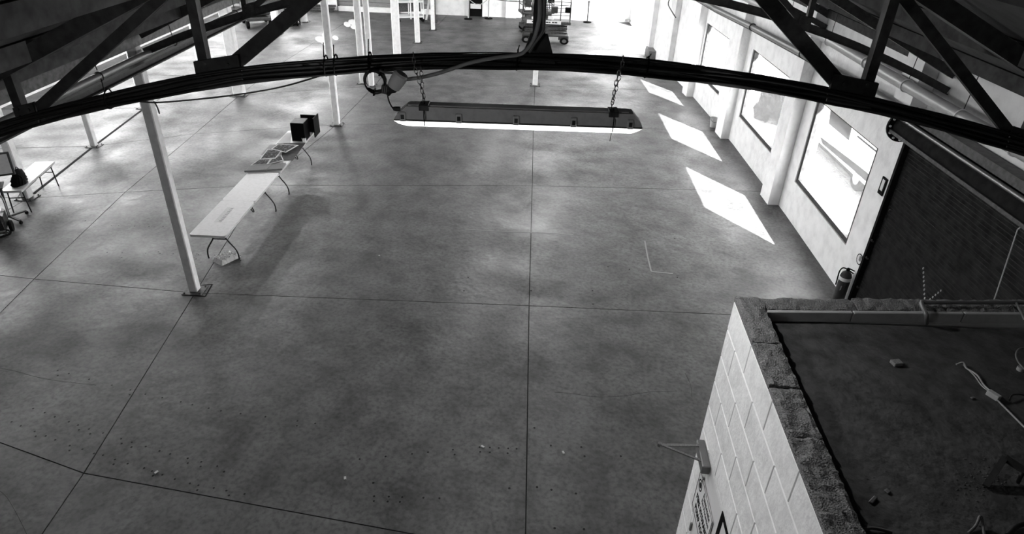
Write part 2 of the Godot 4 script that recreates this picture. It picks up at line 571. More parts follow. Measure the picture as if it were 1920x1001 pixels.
func build_roof() -> void:
	var c := struct("ceiling", "dark unlined roof of sheets on purlins", "roof")
	var zf := 2.9
	var zb := -36.7
	for s in [[-5.5, 0.2], [0.2, 6.6], [-10.5, -5.5], [-16.1, -10.5]]:
		var xa: float = s[0]
		var xb: float = s[1]
		var ya: float = roof_y(xa + 0.001)
		var yb: float = roof_y(xb - 0.001) if xb > -5.4 or xb < -5.6 else roof_y(-5.501)
		var st := mk()
		prism(st, PackedVector2Array([Vector2(xa, ya), Vector2(xb, yb), Vector2(xb, yb + 0.06), Vector2(xa, ya + 0.06)]), Transform3D(Basis(), Vector3(0, 0, (zf + zb) / 2)), zf - zb)
		put(st, "roof_sheet", mats.roof, c)
		var n := 5
		for i in n:
			var t := (i + 0.6) / n
			var x := lerpf(xa, xb, t)
			var y := lerpf(ya, yb, t) - 0.08
			st = mk()
			bar(st, Vector3(x, y, zf - 0.1), Vector3(x, y, zb + 0.1), 0.06, 0.15)
			put(st, "purlin", mats.timber_dark, c)
	# valley fascia along the column line
	var st2 := mk()
	box(st2, at(Vector3(-5.55, 4.34, -17.0)), Vector3(0.1, 0.24, 39.0))
	put(st2, "valley_gutter", mats.steel_mid, c, "grey fascia of the valley gutter over the column line")

func build_outside() -> void:
	var g := struct("trim_1", "sunlit yard outside the windows", "ground")
	var st := mk()
	vext(st, [Vector2(6.5, 12), Vector2(60, 12), Vector2(60, -60), Vector2(6.2, -60)], -0.6, -0.35)
	put(st, "yard", mats.ground, g)
	st = mk()
	vext(st, [Vector2(-15.9, 12), Vector2(-60, 12), Vector2(-60, -60), Vector2(-15.9, -60)], -0.6, -0.35)
	put(st, "yard", mats.ground, g)
	# white ute parked along the wall, seen through the nearest window
	var v := thing("utility_vehicle", "white utility vehicle parked outside the window beside the roller door", "vehicle", Vector3(9.6, -0.35, -16.0))
	var X := 8.75
	var side := PackedVector2Array()
	# outline along z (to the right in the photograph = nearer), y
	for p in [[-12.6, 0.1], [-12.6, 0.75], [-13.0, 0.98], [-15.1, 1.0], [-16.0, 0.98], [-16.2, 1.0], [-16.9, 1.5], [-19.4, 1.5], [-19.9, 0.95], [-20.6, 0.85], [-20.8, 0.2], [-20.3, 0.02], [-13.0, 0.02]]:
		side.append(Vector2(p[0], p[1]))
	var xf := Transform3D(Basis(Vector3(0, 0, 1), Vector3.UP, Vector3(-1, 0, 0)), Vector3(X + 0.85, 0, 0))
	st = mk(); prism(st, side, xf, 1.7)
	put(st, "body", mats.white, v)
	var zy := func(px: float, py: float) -> Vector2:
		var q := atx(px, py, X)
		return Vector2(q.z, q.y)
	st = mk()
	prism(st, PackedVector2Array([zy.call(1559, 203), zy.call(1555, 232), zy.call(1592, 263), zy.call(1598, 235)]), xf, 1.74)
	put(st, "side_window", mats.matt_black, v, "dark side window")
	st = mk(); prism(st, PackedVector2Array([zy.call(1538, 256), zy.call(1543, 270), zy.call(1600, 318), zy.call(1638, 352), zy.call(1642, 336), zy.call(1600, 303)]), xf, 1.73)
	put(st, "sill_guard", mats.matt_black, v)
	st = mk(); box(st, at(Vector3(X + 0.9, -0.12, -16.7)), Vector3(1.5, 0.14, 7.6))
	put(st, "chassis", mats.matt_black, v)
	for z in [atx(1604, 334, X).z, -20.0]:
		for x in [X + 0.12, X + 1.58]:
			st = mk()
			lathe(st, [Vector2(0, -0.11), Vector2(0.3, -0.11), Vector2(0.34, -0.07), Vector2(0.34, 0.07), Vector2(0.3, 0.11), Vector2(0, 0.11)], Transform3D(Basis(Vector3.FORWARD, PI / 2), Vector3(x, -0.01, z)), 20)
			var wh := put(st, "wheel", mats.matt_black, v)
			st = mk()
			lathe(st, [Vector2(0, -0.125), Vector2(0.17, -0.12), Vector2(0.2, -0.1), Vector2(0.2, 0.1), Vector2(0.17, 0.12), Vector2(0, 0.125)], Transform3D(Basis(Vector3.FORWARD, PI / 2), Vector3(x, -0.01, z)), 16)
			var hub := st.commit()
			var o := inst(hub, "hub", mats.galv, wh)
			o.position = Vector3.ZERO
	st = mk(); box(st, at(Vector3(X - 0.005, 0.93, -15.0)), Vector3(0.03, 0.04, 3.4))
	put(st, "side_rail", mats.matt_black, v)
	var m1 := aty(1438, 205, -0.35)
	mound("shrub", "grey rounded shrub outside the middle window", Vector3(8.4, -0.35, m1.z + 1.0), Vector3(0.5, 1.1, 0.7), 4)
	mound("shrub", "low shrub outside the window deepest in the hall", Vector3(8.0, -0.35, -24.5), Vector3(0.35, 0.6, 0.4), 7)

func mound(called: String, label: String, p: Vector3, r: Vector3, sd: int) -> void:
	var nz := FastNoiseLite.new()
	nz.seed = sd; nz.frequency = 1.6; nz.fractal_octaves = 4
	var o := thing(called, label, "shrub", p, "shrubs outside the windows")
	var st := mk()
	var nu := 36
	var nv := 18
	var V := []
	for i in nv + 1:
		var row := []
		for k in nu:
			var a := TAU * k / nu
			var b := PI / 2 * i / nv
			var d := Vector3(cos(a) * cos(b), sin(b), sin(a) * cos(b))
			row.append(d * (1.0 + 0.5 * nz.get_noise_3dv(d * 2.0)) * r)
		V.append(row)
	for i in nv:
		for k in nu:
			var k2 := (k + 1) % nu
			var n: Vector3 = (V[i + 1][k2] - V[i][k]).cross(V[i + 1][k] - V[i][k2]).normalized()
			if n.dot(V[i][k]) < 0: n = -n
			quad(st, V[i][k], V[i][k2], V[i + 1][k2], V[i + 1][k], n)
	loc(st, "foliage", mats.foliage, o)
func build_columns() -> void:
	var proto: Node3D = null
	# base pixel, half width, top height, label
	var spots := [
		[366, 545, 0.075, 4.3, "white steel column beside the near end of the trestle tables"],
		[632, 234, 0.085, 3.87, "white steel column past the far end of the trestle tables"],
		[697, 161, 0.085, 3.87, "white steel column seen through the hanging cable coil"],
		[681, 156, 0.1, 3.87, "wide white column standing close behind the one seen through the cable coil"],
		[745, 105, 0.14, 3.87, "thick white column in front of the shelving trolley"],
		[783, 80, 0.1, 3.87, "white column right of the shelving trolley on the column line"],
		[812, 56, 0.085, 3.87, "slim white column by the leaning ramp near the far wall"],
		[1003, 160, 0.09, 4.9, "white post standing alone on the middle floor joint"],
		[52, 371, 0.09, 4.5, "white column behind the small trestle table with the black bag"],
		[177, 274, 0.07, 4.6, "slim white column at the end of the dark drain strip"],
		[272, 202, 0.1, 4.6, "white column behind the round pipe at the column line"],
		[450, 178, 0.16, 4.6, "broad white column standing behind the truss plate"],
		[381, 143, 0.1, 4.6, "white column left of the broad column in the left bay"],
		[520, 64, 0.13, 4.6, "white column beside the black wire crate"],
		[572, 41, 0.12, 4.6, "white column wrapped with barrier tape far in the left bay"]]
	for s in spots:
		var p := fl(s[0], s[1])
		var w: float = s[2]
		var o := thing("steel_column", s[4], "column", p, "columns of the hall")
		var h: float = minf(s[3], roof_y(p.x) - 0.12)
		var st := mk()
		# square hollow section with rounded corners
		box(st, at(Vector3(0, h / 2 + 0.015, 0)), Vector3(w * 2, h, w * 2), w * 0.18)
		loc(st, "shaft", mats.column, o)
		st = mk()
		box(st, at(Vector3(0, 0.008, 0)), Vector3(w * 2 + 0.2, 0.016, w * 2 + 0.16), 0.004)
		var bp := loc(st, "base_plate", mats.steel_mid, o)
		for k in [[-1, -1], [1, -1], [1, 1], [-1, 1]]:
			st = mk()
			lathe(st, [Vector2(0.016, 0), Vector2(0.016, 0.02), Vector2(0, 0.02)], at(Vector3(k[0] * (w + 0.06), 0.016, k[1] * (w + 0.045))), 6)
			loc(st, "bolt", mats.steel_dark, bp)
		st = mk()
		box(st, at(Vector3(0, h + 0.02, 0)), Vector3(w * 2 + 0.1, 0.02, w * 2 + 0.1))
		loc(st, "cap_plate", mats.steel_mid, o)
	# the column at the tables stands in a sawn square of floor
	var c := fl(372, 545)
	var st := mk()
	for k in 4:
		var q := [fl(357, 537), fl(398, 533), fl(385, 556), fl(347, 553)]
		bar(st, q[k] + Vector3(0, 0.001, 0), q[(k + 1) % 4] + Vector3(0, 0.001, 0), 0.025, 0.004)
	tag(put(st, "sawn_joint", mats.joint, self), "sawn square joint round the foot of the near column", "joint")

func chord_y(x: float) -> float:
	return 5.33 - 0.0375 * (x - 0.2) * (x - 0.2)
func build_trusses() -> void:
	var zs := [TZ, -9.5, -14.2, -18.9, -23.3, -27.8, -32.3]
	var lb := ["nearest roof truss carrying cables and the hanging batten light", "second roof truss over the near column and roller door edge", "third roof truss back, over the nearest window pier", "fourth roof truss back, over the second window pier", "fifth roof truss back, over the third window pier", "sixth roof truss back, before the open side doorway", "last roof truss back, close to the far wall"]
	for i in zs.size():
		var z: float = zs[i]
		var t := thing("roof_truss", lb[i], "roof truss", Vector3(0, 4.3, z), "roof trusses")
		var xl := -5.45
		var xr := xw(z) - 0.02
		# bottom chord, slightly cambered: two angles back to back
		for s in [-1, 1]:
			var st := mk()
			var prev := Vector3.ZERO
			for k in 25:
				var x := lerpf(xl, xr, k / 24.0)
				var p := Vector3(x, chord_y(x), z + s * 0.028)
				if k > 0:
					bar(st, prev + Vector3(0, -0.045, 0), p + Vector3(0, -0.045, 0), 0.05, 0.016)
					bar(st, prev, p, 0.012, 0.1)
				prev = p
			put(st, "bottom_chord", mats.steel_dark, t)
		for s in [-1.0, 1.0]:
			var st := mk()
			var xe := xl if s < 0 else xr
			bar(st, Vector3(xe, roof_y(xe) - 0.11, z), Vector3(0.2, roof_y(0.2) - 0.11, z), 0.12, 0.12)
			put(st, "top_chord", mats.steel_dark, t)
		# posts and diagonals
		var nodes := [[-3.84, -1], [-2.27, -1], [2.4, 1], [3.76, 1]]
		for nd in nodes:
			var x: float = nd[0]
			var s: float = nd[1]
			var xp := x + s * 0.11 if absf(x) < 3.0 else x + s * 0.06
			var y0 := chord_y(x)
			var st := mk()
			bar(st, Vector3(xp, y0, z), Vector3(xp, roof_y(xp) - 0.12, z), 0.07, 0.07)
			put(st, "post", mats.steel_dark, t)
			var tip := Vector3(0.2 + s * 0.14, roof_y(0.2) - 0.3, z)
			if absf(x) > 3.0:
				tip = Vector3(s * 2.45, roof_y(s * 2.45) - 0.16, z)
			st = mk()
			bar(st, Vector3(x - s * 0.06, y0 + 0.08, z), tip, 0.05, 0.105 if absf(x) < 3.0 else 0.075)
			put(st, "diagonal", mats.steel_dark, t)
			st = mk()
			var ww := 0.17 if absf(x) < 3.0 else 0.085
			var a := Vector2(x - ww, chord_y(x - ww))
			var b := Vector2(x + ww, chord_y(x + ww))
			var hh := 0.165 if absf(x) < 3.0 else 0.13
			prism(st, PackedVector2Array([a + Vector2(0, -0.05), b + Vector2(0, -0.05), b + Vector2(0, hh), a + Vector2(0, hh)]), Transform3D(Basis(), Vector3(0, 0, z + 0.045)), 0.03)
			var gp := put(st, "gusset_plate", mats.steel_dark, t)
			for kx in [-0.5, 0.5]:
				for ky in [0.3, 0.75]:
					st = mk()
					lathe(st, [Vector2(0.012, 0), Vector2(0.012, 0.012), Vector2(0, 0.012)], Transform3D(Basis(Vector3.RIGHT, PI / 2), Vector3(x + kx * ww, chord_y(x) + ky * hh, z + 0.06)), 6)
					var o := inst(st.commit(), "bolt", mats.steel_dark, gp)
		# king post and its tapered foot
		var stk := mk()
		bar(stk, Vector3(0.085, 5.35, z), Vector3(0.085, roof_y(0.085) - 0.2, z), 0.09, 0.09)
		put(stk, "king_post", mats.steel_dark, t)
		stk = mk()
		prism(stk, PackedVector2Array([Vector2(-0.05, 5.3), Vector2(0.225, 5.3), Vector2(0.15, 5.53), Vector2(0.025, 5.53)]), Transform3D(Basis(), Vector3(0, 0, z + 0.045)), 0.03)
		put(stk, "gusset_plate", mats.steel_dark, t)
	# cables lying along the near chord
	var ys := [0.062, 0.03, 0.0, -0.03]
	for i in 4:
		var pts := []
		for k in 29:
			var x := lerpf(-5.3, 5.9, k / 28.0)
			pts.append(Vector3(x, chord_y(x) + ys[i] - 0.004 + 0.012 * sin(x * (2.1 + i) + i * 2.0), TZ + 0.07 + 0.006 * (i % 2)))
		var st := mk()
		tube(st, curve(pts, 3), 0.0125 if i < 3 else 0.01, 6)
		tag(put(st, "power_cable", mats.black_gloss, self), ["black cable along the top of the nearest truss chord", "black cable second from the top on the nearest truss chord", "black cable third from the top on the nearest truss chord", "thin black cable lowest on the nearest truss chord"][i], "cable", "cables on the near truss")
	# cable ties with their tails standing up
	for p in [[607, 112, 142, 30], [625, 104, 136, 24], [970, 92, 118, 12], [690, 100, 134, 30], [1215, 112, 140, 10], [196, 172, 206, 28]]:
		var st := mk()
		var a := atz(p[0], p[1], TZ + 0.1)
		var b := atz(p[0], p[2], TZ + 0.1)
		var x := (a.x + b.x) / 2
		var cy := chord_y(x)
		var loop := []
		for k in 13:
			var tt := TAU * k / 12
			loop.append(Vector3(x + 0.004 * sin(tt), cy + 0.015 + 0.075 * sin(tt), TZ + 0.04 + 0.06 * cos(tt)))
		tube(st, loop, 0.006, 5)
		tube(st, [Vector3(x, cy + 0.085, TZ + 0.07), Vector3(x + 0.012, cy + 0.085 + p[3] * 0.0035, TZ + 0.085)], 0.004, 5)
		tag(put(st, "cable_tie", mats.black, self), "black cable tie round the nearest truss chord and its cables", "cable tie", "cable ties on the near truss")
	# grey flexible conduit down the king post and along to the socket
	var st := mk()
	var cp := []
	for p in [[1012, -30], [1012, 20], [1009, 45], [1000, 75], [985, 95], [970, 103], [930, 108], [880, 118], [830, 135], [790, 145], [760, 149]]:
		cp.append(atz(p[0], p[1], TZ + 0.13))
	tube(st, curve(cp, 5), 0.014, 8)
	tag(put(st, "flexible_conduit", mats.fitting, self), "grey conduit curving off the king post to the white cable socket", "conduit")
	st = mk()
	cp = []
	for p in [[1021, -30], [1020, 40], [1017, 60], [1003, 80], [992, 98]]:
		cp.append(atz(p[0], p[1], TZ + 0.12))
	tube(st, curve(cp, 5), 0.012, 8)
	tag(put(st, "flexible_conduit", mats.pipe_grey, self), "darker conduit strapped beside the king post", "conduit")
	# long thin wire sagging away to the left
	st = mk()
	cp = [atz(607, 140, TZ + 0.08)]
	for p in [[540, 160], [480, 172], [400, 183], [300, 192], [255, 190], [190, 191], [130, 200]]:
		cp.append(atz(p[0], p[1], TZ - 0.2))
	tube(st, curve(cp, 5), 0.007, 6)
	tag(put(st, "sagging_wire", mats.steel_dark, self), "thin dark wire sagging below the left half of the nearest truss", "wire")
	st = mk()
	cp = []
	for p in [[288, 190], [293, 197], [297, 206], [299, 213]]:
		cp.append(atz(p[0], p[1], TZ - 0.2))
	tube(st, curve(cp, 4), 0.006, 6)
	tag(put(st, "wire_end", mats.steel_dark, self), "short loose end hanging from the thin sagging wire", "wire")

func build_side_services() -> void:
	# left: round pipe and beam over the column line
	var st := mk()
	tube(st, [Vector3(-5.33, 4.1, 2.4), Vector3(-5.38, 4.12, -9.0), Vector3(-5.38, 4.12, -36.0)], 0.05, 16)
	var o: Node = put(st, "round_pipe", mats.pipe_grey, self)
	tag(o, "long grey round pipe running over the left column line", "pipe")
	st = mk()
	for s in [[0.0, 0.13, 0.016], [-0.0, 0.13, 0.016]]:
		pass
	box(st, at(Vector3(-5.45, 3.93, -17.0)), Vector3(0.14, 0.018, 38.0))
	box(st, at(Vector3(-5.45, 4.02, -17.0)), Vector3(0.14, 0.014, 38.0))
	box(st, at(Vector3(-5.45, 3.975, -17.0)), Vector3(0.014, 0.09, 38.0))
	tag(put(st, "eaves_beam", mats.steel_dark, self), "dark steel beam under the pipe along the left column line", "beam")
	for z in [-6.3, -8.2, -10.2, -12.6, -15.0, -17.4]:
		st = mk()
		tube(st, [Vector3(-5.38, 4.2, z), Vector3(-5.4, 4.44, z)], 0.006, 6)
		var ring := []
		for k in 13:
			ring.append(Vector3(-5.38 + 0.056 * cos(TAU * k / 12), 4.12 + 0.056 * sin(TAU * k / 12), z))
		tube(st, ring, 0.008, 6)
		tag(put(st, "pipe_hanger", mats.steel_dark, self), "dark hanger rod and ring holding the left round pipe", "hanger", "hangers of the left pipe")
	# right: fat pale pipe on rods, and a grey pipe lower on the wall
	st = mk()
	var pp := []
	for z in [2.4, -7.2, -8.4, -9.85, -12.9, -16.2, -22.0, -30.0]:
		pp.append(Vector3(xw(z) - 0.38, 4.0 if z > -13.0 else lerpf(4.0, 3.75, (-13.0 - z) / 17.0), z))
	tube(st, pp, 0.085, 18)
	tag(put(st, "main_pipe", mats.pipe, self), "fat pale pipe hung on rods along the right wall", "pipe")
	for z in [-7.3, -8.45, -9.9, -11.3, -13.0, -15.3, -17.6]:
		var cx := xw(z) - 0.38
		var cy: float = 4.0 if z > -13.0 else lerpf(4.0, 3.75, (-13.0 - z) / 17.0)
		var h := thing("pipe_clamp", "pale ring clamp and rod holding the fat pipe on the right wall", "pipe clamp", Vector3(cx, cy, z), "clamps of the right pipe")
		st = mk()
		var ring := []
		for k in 17:
			ring.append(Vector3(0.092 * cos(TAU * k / 16), 0.092 * sin(TAU * k / 16), 0))
		tube(st, ring, 0.011, 6)
		loc(st, "ring", mats.white, h)
		st = mk()
		tube(st, [Vector3(0, 0.09, 0), Vector3(0.02, roof_y(cx) - cy - 0.02, 0)], 0.006, 6)
		loc(st, "rod", mats.steel_dark, h)
	st = mk()
	pp = []
	for z in [-9.6, -10.2, -12.9, -14.6, -18.1, -21.1, -27.0]:
		pp.append(Vector3(xw(z) - 0.33, lerpf(3.66, 3.2, clampf((-9.6 - z) / 11.5, 0, 1)), z))
	var where := ["beside the shutter drum", "above the window nearest the shutter", "above the pilaster past that window", "above the middle window", "above the deepest window", "past the deepest window"]
	for k in pp.size() - 1:
		st = mk()
		tube(st, [pp[k], pp[k + 1]], 0.07, 16)
		tag(put(st, "lower_pipe", mats.pipe_grey, self), "length of grey pipe on the right wall " + where[k], "pipe", "lengths of the grey wall pipe")
		st = mk()
		bar(st, pp[k] + Vector3(0.06, -0.09, 0), pp[k + 1] + Vector3(0.06, -0.09, 0), 0.1, 0.03)
		tag(put(st, "support_rail", mats.steel_dark, self), "dark rail under the grey pipe " + where[k], "rail", "rails under the grey wall pipe")
	for q in [[1413, 40], [1507, 90]]:
		var c := atx(q[0], q[1], 5.77)
		st = mk()
		var ring := []
		var yy: float = lerpf(3.66, 3.2, clampf((-9.6 - c.z) / 11.5, 0, 1))
		for k in 17:
			ring.append(Vector3(xw(c.z) - 0.33 + 0.078 * cos(TAU * k / 16), yy + 0.078 * sin(TAU * k / 16), c.z))
		tube(st, ring, 0.02, 6)
		tag(put(st, "pipe_collar", mats.steel_dark, self), "dark collar joining the grey pipe above the windows", "pipe collar", "collars of the grey pipe")

# a long block whose top is rough mortar: length along u, width along v, top near y1
func rough_block(st: SurfaceTool, o: Vector3, u: Vector3, v: Vector3, ln: float, wd: float, y0: float, y1: float, amp: float, sd: int) -> void:
	var nz := FastNoiseLite.new()
	nz.seed = sd; nz.frequency = 9.0; nz.fractal_octaves = 4
	var nu := maxi(2, int(ln / 0.03))
	var nv := maxi(2, int(wd / 0.03))
	var P := []
	for i in nu + 1:
		var r := []
		for k in nv + 1:
			var p := o + u * (ln * i / nu) + v * (wd * k / nv)
			var e := minf(minf(i, nu - i) / 1.5, minf(k, nv - k) / 1.5)
			p.y = y1 + amp * nz.get_noise_2d(p.x, p.z) * 2.0 - (0.008 if e < 0.5 else 0.0)
			r.append(p)
		P.append(r)
	for i in nu:
		for k in nv:
			var a: Vector3 = P[i][k]
			var b: Vector3 = P[i + 1][k]
			var c: Vector3 = P[i + 1][k + 1]
			var d: Vector3 = P[i][k + 1]
			var n := (c - a).cross(d - b).normalized()
			if n.y < 0: n = -n
			quad(st, a, b, c, d, n)
	for side in [[0, -1], [nv, 1]]:
		for i in nu:
			var a: Vector3 = P[i][side[0]]
			var b: Vector3 = P[i + 1][side[0]]
			quad(st, a, b, Vector3(b.x, y0, b.z), Vector3(a.x, y0, a.z), v * side[1])
	for side in [[0, -1], [nu, 1]]:
		for k in nv:
			var a: Vector3 = P[side[0]][k]
			var b: Vector3 = P[side[0]][k + 1]
			quad(st, a, b, Vector3(b.x, y0, b.z), Vector3(a.x, y0, a.z), u * side[1])
func flat(v: Vector3) -> Vector3:
	return Vector3(v.x, 0, v.z).normalized()
func text_on(txt: String, wd: float, h: float, xf: Transform3D, m: Material, parent: Node, called := "lettering", depth := 0.003, font := "Droid Sans", bold := true) -> MeshInstance3D:
	var tm := TextMesh.new()
	var f := SystemFont.new()
	f.font_names = PackedStringArray([font])
	f.font_weight = 700 if bold else 400
	tm.font = f
	tm.text = txt
	tm.font_size = 48
	tm.pixel_size = 0.01
	tm.depth = depth
	tm.curve_step = 4.0
	var bb := tm.get_aabb().size
	var fit := Vector3(wd / bb.x, h / bb.y, 1.0)
	var o := inst(tm, called, m, parent)
	var off := Vector3.ZERO
	var q := parent
	while q != self:
		off += (q as Node3D).position
		q = q.get_parent()
	o.transform = Transform3D(xf.basis.scaled_local(fit), xf.origin - off)
	return o
func build_pump_room() -> void:
	var Y := 3.5
	var a := aty(1378, 557, Y)
	var b := aty(1550, 1001, Y)
	var u := flat(b - a)                       # along the white face, towards the near end
	var n := flat(Vector3(u.z, 0, -u.x))       # into the room
	if n.x < 0: n = -n
	var e := flat(aty(1920, 562, Y) - a)       # along the far side
	var w := thing("pump_room", "white painted block room with rough open parapet in the corner by the roller door", "block room", Vector3(a.x, 0, a.z))
	var L := 5.0
	var top := Y - 0.035
	# core behind the blocks
	var st := mk()
	var i0 := a + n * 0.02 + u * 0.02
	var p1 := i0 + u * L
	var p2 := i0 + n * 0.16 + u * L
	var p3 := i0 + n * 0.16
	vext(st, [v2(i0), v2(p1), v2(p2), v2(p3)], 0, top)
	var far_end := a + e * 4.1
	vext(st, [v2(a + u * 0.006 + e * 0.14), v2(far_end + u * 0.006), v2(far_end + u * 0.18), v2(a + u * 0.18 + e * 0.14)], 0, top)
	put(st, "wall_core", mats.block_joint, w)
	# door opening in face coordinates (s along u, y)
	var d0 := 0.34
	var d1 := 1.3
	var dy := 2.02
	var ch := 0.29
	var bl := 0.62
	var full: Mesh = null
	var cx := Transform3D(Basis(u, Vector3.UP, u.cross(Vector3.UP)), a)
	var k := 0
	var y := top
	while y > 0.02:
		var yb := maxf(0.0, y - ch)
		var s := -bl * 0.5 if k % 2 == 1 else 0.0
		while s < L:
			var s0 := maxf(s, 0.0)
			var s1 := minf(s + bl, L)
			var pieces := [[s0, s1]]
			if yb < dy - 0.05:
				pieces = []
				if s0 < d0: pieces.append([s0, minf(s1, d0)])
				if s1 > d1: pieces.append([maxf(s0, d1), s1])
			for q in pieces:
				if q[1] - q[0] < 0.03: continue
				st = mk()
				var g := 0.004
				box(st, Transform3D(Basis(u, Vector3.UP, u.cross(Vector3.UP)), Vector3.ZERO), Vector3(q[1] - q[0] - 2 * g, y - yb - 2 * g, 0.1), 0.006)
				var o := loc(st, "block", mats.block, w)
				o.position = u * ((q[0] + q[1]) / 2) + n * 0.05 + Vector3(0, (y + yb) / 2, 0)
			s += bl
		y -= ch
		k += 1
	# rough parapet capping: along the white face and along the far side
	var segs := [[0.0, 0.62, 3.498], [0.63, 1.12, 3.49], [1.13, 1.6, 3.482], [1.61, 2.6, 3.49], [2.61, 4.9, 3.49]]
	for i in segs.size():
		st = mk()
		rough_block(st, a + u * segs[i][0] + Vector3(0, 0, 0), u, n, segs[i][1] - segs[i][0], 0.21, top, segs[i][2] + 0.02, 0.014, 40 + i)
		put(st, "capping", mats.cap, w)
	segs = [[0.22, 1.0], [1.01, 1.75], [1.76, 2.4], [2.41, 3.2], [3.21, 4.1]]
	for i in segs.size():
		st = mk()
		rough_block(st, a + e * segs[i][0], e, u, segs[i][1] - segs[i][0], 0.17, top, 3.5 + 0.004 * (i % 2), 0.011, 60 + i)
		put(st, "capping", mats.cap, w)
	# inner lip of the parapet and the sunken roof deck
	st = mk()
	var dk := Y - 0.11
	var ia := a + n * 0.2 + u * 0.16
	bar(st, ia + Vector3(0, -0.06, 0), ia + u * L + Vector3(0, -0.06, 0), 0.03, 0.1)
	put(st, "parapet_lip", mats.fitting, w)
	for q in [[0.2, 0.95], [0.96, 1.9], [1.91, 2.9], [2.91, 4.0]]:
		st = mk()
		bar(st, a + u * 0.185 + e * q[0] + Vector3(0, -0.06, 0), a + u * 0.185 + e * q[1] + Vector3(0, -0.06, 0), 0.035, 0.1, 0.006)
		put(st, "parapet_lip", mats.plastic, w)
	st = mk()
	vext(st, [v2(ia), v2(ia + u * L), v2(Vector3(5.95, 0, (ia + u * L).z)), v2(Vector3(5.95, 0, ia.z - 0.05))], dk - 0.12, dk)
	put(st, "roof_deck", mats.deck, w)
	# door in the face
	st = mk()
	bar(st, a + u * ((d0 + d1) / 2) + n * 0.026 + Vector3(0, -Y + 0.01, 0), a + u * ((d0 + d1) / 2) + n * 0.026 + Vector3(0, -Y + dy - 0.05, 0), 0.045, d1 - d0 - 0.1, 0.0, u)
	var dr := put(st, "door_leaf", mats.white, w, "white flush door of the block room")
	st = mk()
	for s in [d0 + 0.025, d1 - 0.025]:
		bar(st, a + u * s + n * 0.061 + Vector3(0, -Y, 0), a + u * s + n * 0.061 + Vector3(0, -Y + dy, 0), 0.12, 0.05, 0.0, u)
	bar(st, a + u * d0 + n * 0.061 + Vector3(0, -Y + dy - 0.025, 0), a + u * d1 + n * 0.061 + Vector3(0, -Y + dy - 0.025, 0), 0.12, 0.05)
	put(st, "door_frame", mats.block, w)
	for hh in [0.35, 1.0, 1.65]:
		st = mk()
		bar(st, a + u * (d0 + 0.055) - n * 0.005 + Vector3(0, -Y + hh, 0), a + u * (d0 + 0.055) - n * 0.005 + Vector3(0, -Y + hh + 0.1, 0), 0.02, 0.02)
		put(st, "hinge", mats.galv, w)
	# door closer with its folding arm
	var f0 := a - n * 0.001
	var c0 := onplane(1320, 832, f0, n)
	var c1 := onplane(1332, 882, f0, n)
	var cl := thing("door_closer", "grey door closer with folding arm on the white block room wall", "door closer", Vector3(c0.x, c0.y, c0.z))
	st = mk()
	var cm := (c0 + c1) * 0.5
	var along := u
	var half := 0.17
	bar(st, cm - along * half - n * 0.04, cm + along * half - n * 0.04, 0.075, 0.1, 0.008)
	put(st, "body", mats.pipe_grey, cl)
	var tipp := cm - n * 0.42 - u * 0.12 + Vector3(0, -0.02, 0)
	st = mk()
	bar(st, cm - u * 0.08 - n * 0.07 + Vector3(0, 0.055, 0), tipp, 0.03, 0.012)
	put(st, "main_arm", mats.galv, cl)
	st = mk()
	bar(st, cm + u * 0.1 - n * 0.06 + Vector3(0, 0.04, 0), tipp + Vector3(0, 0.012, 0), 0.022, 0.012)
	put(st, "forearm", mats.galv, cl)
	st = mk()
	lathe(st, [Vector2(0.02, 0), Vector2(0.02, 0.035), Vector2(0, 0.035)], at(tipp + Vector3(0, -0.01, 0)), 10)
	put(st, "pivot", mats.galv, cl)
	# the sign on the door
	var sA := onplane(1316, 880, f0, n)
	var sB := onplane(1338, 979, f0, n)
	var sC := onplane(1296, 926, f0, n)
	var sw := (sB - sA).dot(u)
	var sh := sA.y - sC.y
	var cs := sA + u * sw * 0.5 + Vector3(0, -sh * 0.5, 0) - n * 0.006
	var zb := u.cross(Vector3.UP)
	var sb := Basis(u, Vector3.UP, zb)
	var sg := thing("pump_room_sign", "white sign reading fire hydrant pump room on the block room", "sign", cs - Vector3(0, sh / 2, 0))
	st = mk(); box(st, Transform3D(sb, cs), Vector3(sw, sh, 0.006), 0.001)
	put(st, "panel", mats.white, sg)
	st = mk()
	for q in [[0, 1], [0, -1]]:
		box(st, Transform3D(sb, cs + Vector3(0, q[1] * (sh / 2 - 0.008), 0) + zb * 0.003), Vector3(sw, 0.01, 0.003))
		box(st, Transform3D(sb, cs + u * q[1] * (sw / 2 - 0.008) + zb * 0.003), Vector3(0.01, sh, 0.003))
	put(st, "border", mats.black, sg)
	text_on("FIRE HYDRANT", sw * 0.8, sh * 0.15, Transform3D(sb, cs + u * sw * 0.02 + Vector3(0, -sh * 0.06, 0) + zb * 0.004), mats.black, sg)
	text_on("PUMP ROOM", sw * 0.7, sh * 0.15, Transform3D(sb, cs + u * sw * 0.02 + Vector3(0, -sh * 0.3, 0) + zb * 0.004), mats.black, sg)
	text_on("Flamesafe", sw * 0.48, sh * 0.12, Transform3D(sb, cs + u * sw * 0.14 + Vector3(0, sh * 0.34, 0) + zb * 0.004), mats.steel_dark, sg, "lettering", 0.003, "Droid Serif", false)
	text_on("Fire Protection", sw * 0.52, sh * 0.09, Transform3D(sb, cs + u * sw * 0.14 + Vector3(0, sh * 0.18, 0) + zb * 0.004), mats.steel_dark, sg, "lettering", 0.003, "Droid Serif", false)
	st = mk()
	lathe(st, [Vector2(sh * 0.1, 0), Vector2(sh * 0.1, 0.004), Vector2(sh * 0.125, 0.004), Vector2(sh * 0.125, 0)], Transform3D(Basis(u, zb, -Vector3.UP), cs - u * sw * 0.34 + Vector3(0, sh * 0.27, 0) + zb * 0.002), 20)
